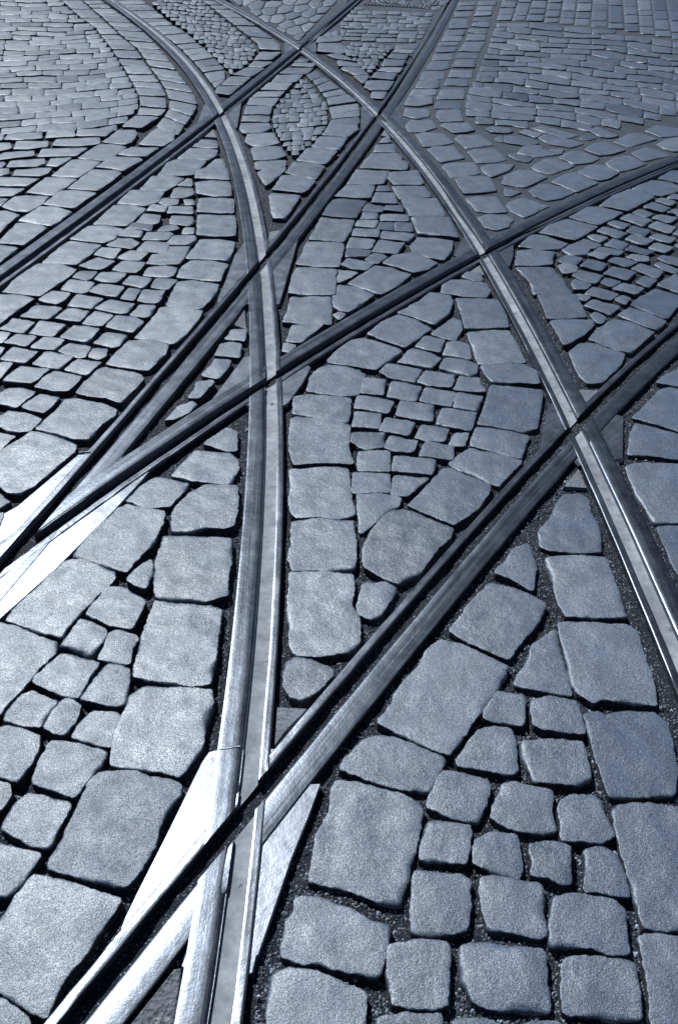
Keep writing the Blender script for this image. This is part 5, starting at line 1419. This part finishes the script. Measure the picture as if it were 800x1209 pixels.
def outline(poly, step, amp):
    p = poly if poly_area(poly) > 0 else poly[::-1]
    q = []
    for i in range(len(p)):
        v = Vector(p[i]); a = Vector(p[i - 1]) - v; b = Vector(p[(i + 1) % len(p)]) - v
        f = min(.010, .19 * min(a.length, b.length)) * random.uniform(.3, 1.0)
        A = v + a.normalized() * f; B = v + b.normalized() * f
        for t in (0, .33, .67, 1): q.append(tuple(A * (1 - t) ** 2 + v * 2 * t * (1 - t) + B * t * t))
    p = q
    L = [math.dist(p[i], p[(i + 1) % len(p)]) for i in range(len(p))]
    T = sum(L); n = max(14, int(T / step)); out = []; i = 0; acc = 0.0
    for k in range(n):
        t = T * k / n
        while acc + L[i] < t: acc += L[i]; i += 1
        f = (t - acc) / max(L[i], 1e-9); a = p[i]; b = p[(i + 1) % len(p)]
        out.append((a[0] + (b[0] - a[0]) * f, a[1] + (b[1] - a[1]) * f))
    m = len(out); res = []
    for k in range(m):
        a = out[k - 1]; b = out[(k + 1) % m]; tx, ty = b[0] - a[0], b[1] - a[1]; l = math.hypot(tx, ty) or 1
        x, y = out[k]
        d = .0034 + noise.noise((x * 17, y * 17, 3.1)) * amp + noise.noise((x * 60, y * 60, 8.2)) * amp * .85 + noise.noise((x * 150, y * 150, 1.7)) * amp * .75
        res.append((x + ty / l * d, y - tx / l * d))
    return res

def sett_geo(poly, detail, zoff, rough=1.0):
    """rings of one stone in ground coordinates; detail = distance scale"""
    step = .0055 * detail
    o = outline(poly, step, .0028 * rough)
    n = len(o)
    cx = sum(p[0] for p in o) / n; cy = sum(p[1] for p in o) / n
    R = min(math.hypot(p[0] - cx, p[1] - cy) for p in o)
    nor = []
    for k in range(n):
        a = o[k - 2]; b = o[(k + 2) % n]; tx, ty = b[0] - a[0], b[1] - a[1]; l = math.hypot(tx, ty) or 1
        nor.append((-ty / l, tx / l))       # inward for CCW
    sc = min(1.0, R / .045)
    prof = [(-.002, -.065), (-.0006, -.022), (.0, -.0048), (.0011, -.0017), (.0027, -.0005), (.0065, -.00005)]
    if detail > 2.2: prof = [(-.001, -.065), (.0, -.0045), (.0012, -.0010), (.005, -.0001)]
    tilt = (random.uniform(-.018, .018), random.uniform(-.018, .018)); dome = random.uniform(-.0008, .0022)
    def top(x, y, e):
        r = min(1.0, math.hypot(x - cx, y - cy) / (R * 1.3 + 1e-6))
        z = zoff + (x - cx) * tilt[0] + (y - cy) * tilt[1] + dome * (1 - r * r)
        z += (noise.noise((x * 18, y * 18, 5.5)) * .0019 + noise.noise((x * 50, y * 50, 2.5)) * .0008) * e * rough
        return z
    vs = []; fs = []
    for ins, dz in prof:
        for k in range(n):
            wear = 1.0 if dz < -.015 else .45 + 3.4 * max(0.0, noise.noise((o[k][0] * 14, o[k][1] * 14, 21.0 + zoff * 900))) ** 1.1
            d = ins * sc * wear + (noise.noise((o[k][0] * 90, o[k][1] * 90, dz * 300)) * .0013 * rough if dz > -.03 else 0)
            x = o[k][0] + nor[k][0] * d; y = o[k][1] + nor[k][1] * d
            vs.append((x, y, top(x, y, 1.0) + dz * (sc * wear if dz > -.015 else 1)))
    rings = len(prof)
    for r in range(rings - 1):
        for k in range(n):
            a = r * n + k; b = r * n + (k + 1) % n
            fs.append((a, b, b + n, a + n))
    base = (rings - 1) * n; rim = [Vector(v[:2]) for v in vs[base:]]
    g = .0095 * max(1.0, detail * .9); pts = list(rim); bb = [min(p.x for p in rim), min(p.y for p in rim), max(p.x for p in rim), max(p.y for p in rim)]
    ny = int((bb[3] - bb[1]) / g); nx = int((bb[2] - bb[0]) / g)
    rp = [tuple(p) for p in rim]
    for j in range(1, ny + 1):
        for i in range(1, nx + 1):
            x = bb[0] + (i + (.5 if j % 2 else 0) - .25) * g + random.uniform(-.2, .2) * g; y = bb[1] + j * g - g * .4 + random.uniform(-.2, .2) * g
            c = False; m2 = 1e9
            for q in range(n):
                x1, y1 = rp[q]; x2, y2 = rp[q - 1]
                if (y1 > y) != (y2 > y) and x < (x2 - x1) * (y - y1) / (y2 - y1) + x1: c = not c
                dd = (x1 - x) ** 2 + (y1 - y) ** 2
                if dd < m2: m2 = dd
            if c and m2 > (g * .55) ** 2: pts.append(Vector((x, y)))
    res = geometry.delaunay_2d_cdt(pts, [], [list(range(n))], 1, 1e-6)
    if len(res[0]) == len(pts):
        for p in pts[n:]: vs.append((p.x, p.y, top(p.x, p.y, 1.0)))
        for f in res[2]:
            fs.append(tuple(base + q for q in f))
    else:
        ci = len(vs); vs.append((cx, cy, top(cx, cy, 1.0)))
        for k in range(n): fs.append((base + k, base + (k + 1) % n, ci))
        BAD.append(1)
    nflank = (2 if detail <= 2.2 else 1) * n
    return vs, fs, cx, cy, nflank

CELLS = {}
def remember(poly):
    xs = [p[0] for p in poly]; ys = [p[1] for p in poly]
    bb = (min(xs), min(ys), max(xs), max(ys))
    for i in range(int(bb[0] // .2), int(bb[2] // .2) + 1):
        for j in range(int(bb[1] // .2), int(bb[3] // .2) + 1): CELLS.setdefault((i, j), []).append((bb, poly))
def inside(x, y):
    for bb, p in CELLS.get((int(x // .2), int(y // .2)), ()):
        if bb[0] <= x <= bb[2] and bb[1] <= y <= bb[3]:
            c = False
            for i in range(len(p)):
                x1, y1 = p[i]; x2, y2 = p[i - 1]
                if (y1 > y) != (y2 > y) and x < (x2 - x1) * (y - y1) / (y2 - y1) + x1: c = not c
            if c: return True
    return False

# ------------------------------------------------------------------ rails
def catmull(p, sub):
    q = []
    for i in range(len(p) - 1):
        a = Vector(p[max(i - 1, 0)]); b = Vector(p[i]); c = Vector(p[i + 1]); d = Vector(p[min(i + 2, len(p) - 1)])
        for k in range(sub):
            t = k / sub
            q.append(.5 * ((2 * b) + (c - a) * t + (2 * a - 5 * b + 4 * c - d) * t * t + (3 * b - a - 3 * c + d) * t ** 3))
    q.append(Vector(p[-1])); return q

PATH = {}
for k, s in RAILS.items():
    p = [Vector(v) for v in dec(s)]
    a = (p[0] - p[1]).normalized(); b = (p[-1] - p[-2]).normalized()
    ca = (p[0] - p[1]).normalized().angle_signed((p[4] - p[5]).normalized()) / (p[0] - p[4]).length
    cb = (p[-1] - p[-2]).normalized().angle_signed((p[-5] - p[-6]).normalized()) / (p[-1] - p[-5]).length
    pre = []; q = p[0].copy(); d = a.copy()
    for _ in range(14):
        d = Matrix.Rotation(ca * .2 * .5, 2) @ d; q = q + d * .2; pre.append(q.copy())
    post = []; q = p[-1].copy(); d = b.copy()
    for _ in range(8):
        d = Matrix.Rotation(cb * .2 * .5, 2) @ d; q = q + d * .2; post.append(q.copy())
    PATH[k] = catmull(pre[::-1] + p + post, 3)

def side_of(p, path):
    best = None
    for i in range(len(path) - 1):
        a, b = path[i], path[i + 1]; ab = b - a; t = max(0, min(1, (p - a).dot(ab) / ab.length_squared)); v = p - (a + ab * t)
        if best is None or v.length < best[0]: best = (v.length, ab.x * v.y - ab.y * v.x)
    return best
PARTNER = dict(A='B', B='A', C='D', D='C', E='F', F='E')
OUT = {}
for k in PATH:          # +1 when the running head lies on the left of the path direction
    mid = PATH[PARTNER[k]][len(PATH[PARTNER[k]]) // 2]
    OUT[k] = -1 if side_of(mid, PATH[k])[1] > 0 else 1

def sweep(path, prof, sgn, zo):
    vs = []; fs = []; uv = []; m = len(prof); s = 0.0; n = len(path)
    per = [0.0]
    for i in range(1, m): per.append(per[-1] + math.dist(prof[i], prof[i - 1]))
    for i, p in enumerate(path):
        t = (path[min(i + 1, n - 1)] - path[max(i - 1, 0)]).normalized(); nx, ny = -t.y * sgn, t.x * sgn
        if i: s += (p - path[i - 1]).length
        for j, (u, z) in enumerate(prof):
            vs.append((p.x + nx * u, p.y + ny * u, z + zo)); uv.append((s, per[j]))
    for i in range(n - 1):
        for j in range(m):
            a = i * m + j; b = i * m + (j + 1) % m
            fs.append((a, b, b + m, a + m))
    fs.append(tuple(range(m))[::-1]); fs.append(tuple((n - 1) * m + j for j in range(m)))
    return vs, fs, uv

def fix_normals(o):
    bm = bmesh.new(); bm.from_mesh(o.data); bmesh.ops.recalc_face_normals(bm, faces=bm.faces); bm.to_mesh(o.data); bm.free()

mm = lambda l: [(a / 1000, b / 1000) for a, b in l]
HEAD = mm([(18, -60), (18, -14), (18.5, -8), (19.8, -4.6), (22, -2.7), (26, -1.5), (33, -.6), (42, -.1), (54, .1), (66, 0), (71.5, -.2), (73.4, -.8), (74, -2.5), (74.2, -60)])
LIP = mm([(-19, -60), (-18.5, -3.2), (-19.0, -1.5), (-20.3, -1.0), (-25, -1.0), (-34, -1.1), (-37.6, -1.2), (-38.9, -2.4), (-39, -60)])
FLAT_HEAD = mm([(18, -60), (18, -5.5), (18.7, -2.4), (20.6, -.9), (26, -.25), (38, .05), (54, .1), (68, 0), (73.2, -.7), (74, -2.5), (74.2, -60)])
ZF = dict(A=-42, B=-40, C=-45, D=-44, E=-12, F=-11)
ZO = dict(A=0, B=0, C=.0013, D=.0013, E=.0026, F=.0026)
RLABEL = dict(
 A='straight dark grooved rail running from top centre down to the left edge',
 B='short upper-left diagonal rail leaving the left edge a third of the way down',
 C='grooved rail curving from the right edge down left to meet another diagonal rail',
 D='thick nearest diagonal rail with black groove from right edge to bottom left',
 E='long curved rail with pale dusty groove from top left to bottom centre',
 F='curved rail with bright groove from top centre down to the right edge')
cutters = {}
for k in PATH:
    zb = ZF[k] / 1000
    prof = [(-.0192, zb - .006), (.0183, zb - .006), (.0183, .03), (-.0192, .03)]
    v, f, uv = sweep(PATH[k], prof, OUT[k], ZO[k])
    o = link_mesh('cutter', v, f, M['rail'], smooth=False); fix_normals(o); cutters[k] = o
def cut(o, keys):
    for k in keys:
        md = o.modifiers.new('cut', 'BOOLEAN'); md.operation = 'DIFFERENCE'; md.solver = 'EXACT'; md.object = cutters[k]
    dg = bpy.context.evaluated_depsgraph_get(); dg.update()
    me = bpy.data.meshes.new_from_object(o.evaluated_get(dg)); o.modifiers.clear(); old = o.data; o.data = me; bpy.data.meshes.remove(old)
    me.name = o.name
    bm = bmesh.new(); bm.from_mesh(me)
    for e in bm.edges: e.smooth = len(e.link_faces) == 2 and e.calc_face_angle(0) < .75
    for f in bm.faces: f.smooth = True
    bm.to_mesh(me); bm.free()
for k in PATH:
    p0 = PATH[k][len(PATH[k]) // 2]
    root = empty('tram_rail', (p0.x, p0.y, -.06)); tag(root, RLABEL[k], 'tram rail', 'grooved tram rails set in the paving')
    off = Vector((p0.x, p0.y, -.06))
    others = [c for c in PATH if c != k]
    zf = ZF[k]
    FLOOR = mm([(-19.6, zf - 25), (-19.6, zf + 1.5), (-12, zf), (0, zf - .8), (12, zf), (18.8, zf + 1.2), (18.8, zf - 25)])
    for nm, prof, mt in (('rail_head', HEAD if k in 'EF' else FLAT_HEAD, M['rail']), ('guard_lip', LIP, M['lip']), ('groove_floor', FLOOR, M['floor'] if k in 'EF' else M['deep'])):
        v, f, uv = sweep(PATH[k], prof, OUT[k], ZO[k] if nm != 'groove_floor' else 0)
        if nm == 'guard_lip':       # chipped, uneven edge on the lip
            v = [(x, y, z + ((noise.noise((x * 30, y * 30, .3)) * .0012 + noise.noise((x * 95, y * 95, 4.3)) * .0014 if z > -.02 else 0))) for x, y, z in v]
        v = [(x - off.x, y - off.y, z - off.z) for x, y, z in v]
        o = link_mesh(nm, v, f, mt, root, uvs=uv); fix_normals(o)
        bpy.context.view_layer.update()
        if nm != 'groove_floor': cut(o, others)
        elif k in 'EF': cut(o, list('ABCD'))

# ------------------------------------------------------------------ crossing plates
def prism(name, poly, z1, z0, mat, parent=None, off=Vector((0, 0, 0))):
    p = poly if poly_area(poly) > 0 else poly[::-1]
    n = len(p)
    v = [(x - off.x, y - off.y, z0 - off.z) for x, y in p] + [(x - off.x, y - off.y, z1 - .0025 - off.z) for x, y in p]
    cx = sum(a[0] for a in p) / n; cy = sum(a[1] for a in p) / n
    for i in range(n):
        a = p[i - 1]; c = p[(i + 1) % n]; tx, ty = c[0] - a[0], c[1] - a[1]; l = math.hypot(tx, ty) or 1
        v.append((p[i][0] - ty / l * .0025 - off.x, p[i][1] + tx / l * .0025 - off.y, z1 - off.z))
    f = [tuple(range(n))[::-1], tuple(range(2 * n, 3 * n))]
    for r in (0, n):
        for i in range(n):
            j = (i + 1) % n; f.append((r + i, r + j, r + n + j, r + n + i))
    uv = [(a[0] * .7 + a[1] * .7, (a[0] * .7 - a[1] * .7)) for a in v]
    return link_mesh(name, v, f, mat, parent, smooth=False, uvs=uv)
for a, b, lab, polys in PLATES:
    ps = [dec(s) for s in polys]
    allp = [q for p in ps for q in p]
    c = Vector((sum(q[0] for q in allp) / len(allp), sum(q[1] for q in allp) / len(allp), -.05))
    root = empty('rail_crossing', c); tag(root, lab, 'rail crossing', 'steel plates filling the rail crossings')
    for i, p in enumerate(ps):
        o = prism('crossing_plate', p, -.0024 - .0004 * i, -.05, M['plate'], root, c); fix_normals(o)
        bpy.context.view_layer.update()
        cut(o, list(PATH))
        for f in o.data.polygons: f.use_smooth = False
for n, seg in SEAMS:
    root = [o for o in COL.objects if o.name.startswith('rail_crossing')][n]
    a, b = [Vector(q) for q in dec(seg)]
    off = Vector(root.location); m = max(6, int((b - a).length / .008)); t = (b - a).normalized(); nn = Vector((-t.y, t.x))
    left = []; right = []
    for i in range(m + 1):
        p = a.lerp(b, i / m) + nn * noise.noise((i * .37, n, .5)) * .0012; w = .0028 + .0012 * noise.noise((i * .8, n, 3.5))
        left.append(tuple(p + nn * w)); right.append(tuple(p - nn * w))
    o = prism('weld_seam', left + right[::-1], .0042, -.02, M['seam'], root, off); fix_normals(o)
    bpy.context.view_layer.update(); cut(o, list(PATH))
for o in cutters.values():
    me = o.data; bpy.data.objects.remove(o); bpy.data.meshes.remove(me)

# ------------------------------------------------------------------ the setts
rows = [r for r in SETTS.split('\n') if r]
stuff_v = []; stuff_f = []; stuff_m = []
def add_stuff(vs, fs, nfl):
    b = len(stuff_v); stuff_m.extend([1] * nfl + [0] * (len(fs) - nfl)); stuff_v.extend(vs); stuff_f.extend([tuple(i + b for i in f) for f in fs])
for r in rows:
    w = r.split('|'); poly = dec(w[0]); remember(poly)
    cx = sum(p[0] for p in poly) / len(poly); cy = sum(p[1] for p in poly) / len(poly)
    dist = math.hypot(cx, cy, 1.6)
    zo = random.uniform(-.0045, .002)
    vs, fs, cx, cy, nfl = sett_geo(poly, max(1.0, dist / 2.1), zo)
    if len(w) > 1:
        vs = [(x - cx, y - cy, z + .065) for x, y, z in vs]
        o = link_mesh('sett', vs, fs, M['stone'], loc=(cx, cy, -.065))
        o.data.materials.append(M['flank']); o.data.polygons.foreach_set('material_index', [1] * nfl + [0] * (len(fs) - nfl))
        tag(o, w[1], 'sett', 'granite setts of the ' + w[2])
    else: add_stuff(vs, fs, nfl)

# ------------------------------------------------------------------ camera (also used to know where the paving leaves the frame)
F_PX, PITCH, ROLL, HC = 1077.003, .657352, .016011, 1.6
cam = bpy.data.cameras.new('camera'); co = bpy.data.objects.new('camera', cam); COL.objects.link(co)
co.matrix_world = Matrix.Translation((0, 0, HC)) @ Matrix.Rotation(math.pi / 2 - PITCH, 4, 'X') @ Matrix.Rotation(ROLL, 4, 'Z')
cam.sensor_fit = 'VERTICAL'; cam.sensor_height = 24; cam.lens = F_PX / 1209 * 24
cam.clip_start = .05; cam.clip_end = 1000
scene.camera = co

# more setts round the traced paving, so that the street goes on beyond it
def beyond(x, y):
    dep = y * math.cos(PITCH) + HC * math.sin(PITCH); up = y * math.sin(PITCH) - HC * math.cos(PITCH)
    if dep < .1: return True
    u, v = x / dep * F_PX, up / dep * F_PX
    return abs(u) > 410 or v < -615 or v > 640
allpts = [p for q in PATH.values() for p in q]
def near_rail(x, y):
    return any((p.x - x) ** 2 + (p.y - y) ** 2 < .019 for p in allpts)
y = -.6
while y < 13:
    h = random.uniform(.085, .12); x = -5 + random.uniform(0, .1)
    while x < 5.5:
        w = random.uniform(.11, .21)
        q = [(x + .004, y + .004), (x + w - .004, y + .004), (x + w - .004, y + h - .004), (x + .004, y + h - .004)]
        mx, my = x + w / 2, y + h / 2
        if beyond(mx, my) and not near_rail(mx, my) and not any(inside(*p) for p in q + [(mx, my)]):
            vs, fs, _, _, nfl = sett_geo(q, max(3.2, math.hypot(mx, my) / 1.6), random.uniform(-.004, .002)); add_stuff(vs, fs, nfl)
        x += w
    y += h
o = link_mesh('small_setts', stuff_v, stuff_f, M['stone'])
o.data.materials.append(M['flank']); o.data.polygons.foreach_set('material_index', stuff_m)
tag(o, 'mass of small granite setts in curved courses filling the far paving', 'setts', None, 'stuff')

# ------------------------------------------------------------------ bed, mortar, infills
S = 150
o = link_mesh('ground', [(-S, -S, -.055), (S, -S, -.055), (S, S, -.055), (-S, S, -.055)], [(0, 1, 2, 3)], M['grit'], smooth=False)
tag(o, kind='structure')
def bed_z(x, y):
    t = max(0.0, min(1.0, .5 + .55 * x))
    return -.027 + .009 * t + noise.noise((x * 9, y * 9, 4.4)) * .006 + noise.noise((x * 40, y * 40, 9.1)) * .004
bv = []; bf = []; ys = []; y = .35
while y < 9.5: ys.append(y); y += .011 * max(1, y / 1.3)
nx = 260
for y in ys:
    hw = .45 + .48 * y
    for i in range(nx + 1):
        x = -hw + 2 * hw * i / nx; bv.append((x, y, bed_z(x, y)))
for j in range(len(ys) - 1):
    for i in range(nx):
        a = j * (nx + 1) + i; bf.append((a, a + 1, a + nx + 2, a + nx + 1))
o = link_mesh('sand_bed', bv, bf, M['grit']); tag(o, kind='structure')
bm = bmesh.new()
for s in MORTAR:
    bm.faces.new([bm.verts.new((x, y, -.0085)) for x, y in dec(s)])
bmesh.ops.triangulate(bm, faces=bm.faces)
me = bpy.data.meshes.new('joint_mortar'); bm.to_mesh(me); bm.free(); me.materials.append(M['mortar'])
o = bpy.data.objects.new('joint_mortar', me); COL.objects.link(o); tag(o, kind='structure')
fix_normals(o)
for s in FILLS:
    o = prism('concrete_infill', dec(s), -.007, -.045, M['concrete']); tag(o, kind='structure'); remember(dec(s))
o = prism('rough_infill', dec(HAMMERED), -.009, -.05, M['hammer']); tag(o, kind='structure'); remember(dec(HAMMERED))

# pebbles and grit lying in the joints
pv = []; pf = []
OCT = [(1, 0, 0), (-1, 0, 0), (0, 1, 0), (0, -1, 0), (0, 0, 1), (0, 0, -1)]
OF = [(0, 2, 4), (2, 1, 4), (1, 3, 4), (3, 0, 4), (2, 0, 5), (1, 2, 5), (3, 1, 5), (0, 3, 5)]
cnt = 0
for _ in range(150000):
    t = random.random() ** 1.7
    y = .55 + t * 3.4; hw = .35 + .42 * y
    x = random.uniform(-hw, hw)
    if inside(x, y): continue
    if any((p.x - x) ** 2 + (p.y - y) ** 2 < .0032 for p in allpts): continue
    dens = noise.noise((x * 4, y * 4, 7)) * .5 + .5 + .4 * x
    if random.random() > dens: continue
    r = random.uniform(.0014, .0036) * (1 if random.random() < .93 else 1.7)
    sx, sy, sz = r * random.uniform(.7, 1.3), r * random.uniform(.7, 1.3), r * random.uniform(.6, 1)
    z = bed_z(x, y) + sz * .5; a = random.uniform(0, 6.28); ca, sa = math.cos(a), math.sin(a); b = len(pv)
    for (u, v, w) in OCT:
        u *= sx * random.uniform(.8, 1.2); v *= sy * random.uniform(.8, 1.2)
        pv.append((x + u * ca - v * sa, y + u * sa + v * ca, z + w * sz))
    pf.extend([tuple(i + b for i in f) for f in OF]); cnt += 1
o = link_mesh('joint_gravel', pv, pf, M['pebble'], smooth=False)
tag(o, 'fine dark gravel and grit lying in the joints between the setts', 'gravel', None, 'stuff')
print('fallback', len(BAD), 'gravel', cnt, 'stuff verts', len(stuff_v))
# one pale oblong pebble
bm = bmesh.new(); bmesh.ops.create_icosphere(bm, subdivisions=3, radius=1)
for v in bm.verts:
    f = 1 + .18 * noise.noise(v.co * 1.7)
    v.co = Vector((v.co.x * .0042 * f, v.co.y * .0085 * f, v.co.z * .0045 * f))
me = bpy.data.meshes.new('pebble'); bm.to_mesh(me); bm.free(); me.materials.append(M['white'])
for p in me.polygons: p.use_smooth = True
o = bpy.data.objects.new('pebble', me); COL.objects.link(o); o.location = (WHITE_PEBBLE[0] / 1000, WHITE_PEBBLE[1] / 1000, -.016); o.rotation_euler = (.1, .2, .15)
tag(o, 'small oblong white pebble lodged in a joint at lower right', 'pebble')

# ------------------------------------------------------------------ manhole cover at the top
mx, my, hw, ang = MANHOLE; mx /= 1000; my /= 1000; hw /= 1000
root = empty('manhole_cover', (mx, my, -.03)); root.rotation_euler = (0, 0, ang)
tag(root, 'round patterned manhole cover in a studded square frame at the top edge', 'manhole cover')
R = hw * .86
bm = bmesh.new(); n = 64
outer = []
for i in range(n):
    a = 2 * math.pi * i / n; c, s = math.cos(a), math.sin(a); m = max(abs(c), abs(s)); outer.append((hw * c / m, hw * s / m))
vo = [bm.verts.new((x, y, .030)) for x, y in outer]; vi = [bm.verts.new((R * 1.03 * math.cos(2 * math.pi * i / n), R * 1.03 * math.sin(2 * math.pi * i / n), .030)) for i in range(n)]
vb = [bm.verts.new((v.co.x, v.co.y, -.02)) for v in vo]; vc = [bm.verts.new((v.co.x, v.co.y, -.02)) for v in vi]
for i in range(n):
    j = (i + 1) % n
    bm.faces.new((vo[i], vo[j], vi[j], vi[i])); bm.faces.new((vo[j], vo[i], vb[i], vb[j])); bm.faces.new((vi[i], vi[j], vc[j], vc[i]))
def stud(bm, x, y, z, w, h):
    b = [bm.verts.new((x + a * w, y + c * w, z)) for a, c in ((-1, -1), (1, -1), (1, 1), (-1, 1))]
    t = [bm.verts.new((x + a * w * .7, y + c * w * .7, z + h)) for a, c in ((-1, -1), (1, -1), (1, 1), (-1, 1))]
    bm.faces.new(t)
    for i in range(4): bm.faces.new((b[i], b[(i + 1) % 4], t[(i + 1) % 4], t[i]))
g = hw / 9.5
for i in range(-9, 10):
    for j in range(-9, 10):
        if math.hypot(i * g, j * g) > R * 1.10: stud(bm, i * g, j * g, .030, g * .33, .009)
me = bpy.data.meshes.new('frame'); bm.to_mesh(me); bm.free(); me.materials.append(M['iron'])
fo = bpy.data.objects.new('frame', me); COL.objects.link(fo); fo.parent = root
bm = bmesh.new(); bmesh.ops.create_circle(bm, cap_ends=True, segments=64, radius=R * .95)
for v in bm.verts: v.co.z = .026
for ring in range(1, 6):
    rr = R * ring / 6.0; m = int(6.28 * rr / (g * 1.2))
    for k in range(m):
        a = 2 * math.pi * k / m + ring * .2; stud(bm, rr * math.cos(a), rr * math.sin(a), .026, g * .36, .010)
me = bpy.data.meshes.new('cover'); bm.to_mesh(me); bm.free(); me.materials.append(M['iron'])
fo = bpy.data.objects.new('cover', me); COL.objects.link(fo); fo.parent = root

# ------------------------------------------------------------------ light
AZ, EL = math.radians(-34), math.radians(50)      # azimuth from straight ahead (+y), negative = to the left
d = Vector((math.sin(AZ) * math.cos(EL), math.cos(AZ) * math.cos(EL), math.sin(EL)))
sun = bpy.data.lights.new('sun', 'SUN'); sun.energy = 5.0; sun.angle = math.radians(.6); sun.color = (1, .99, .975)
so = bpy.data.objects.new('sun', sun); COL.objects.link(so); so.rotation_euler = (-d).to_track_quat('-Z', 'Y').to_euler(); so.location = (-3, 4, 6)
w = bpy.data.worlds.new('World'); scene.world = w; w.use_nodes = True
nt = w.node_tree; sky = nt.nodes.new('ShaderNodeTexSky'); sky.sky_type = 'NISHITA'; sky.sun_disc = False
sky.sun_elevation = EL; sky.sun_rotation = AZ; sky.air_density = .55; sky.dust_density = .3; sky.ozone_density = 2.0; sky.altitude = 2500
bg = nt.nodes['Background']; nt.links.new(sky.outputs[0], bg.inputs[0]); bg.inputs[1].default_value = .05
vs_ = scene.view_settings; vs_.view_transform = 'Standard'; vs_.look = 'None'; vs_.exposure = -.15; vs_.gamma = 1
scene.render.engine = 'CYCLES'
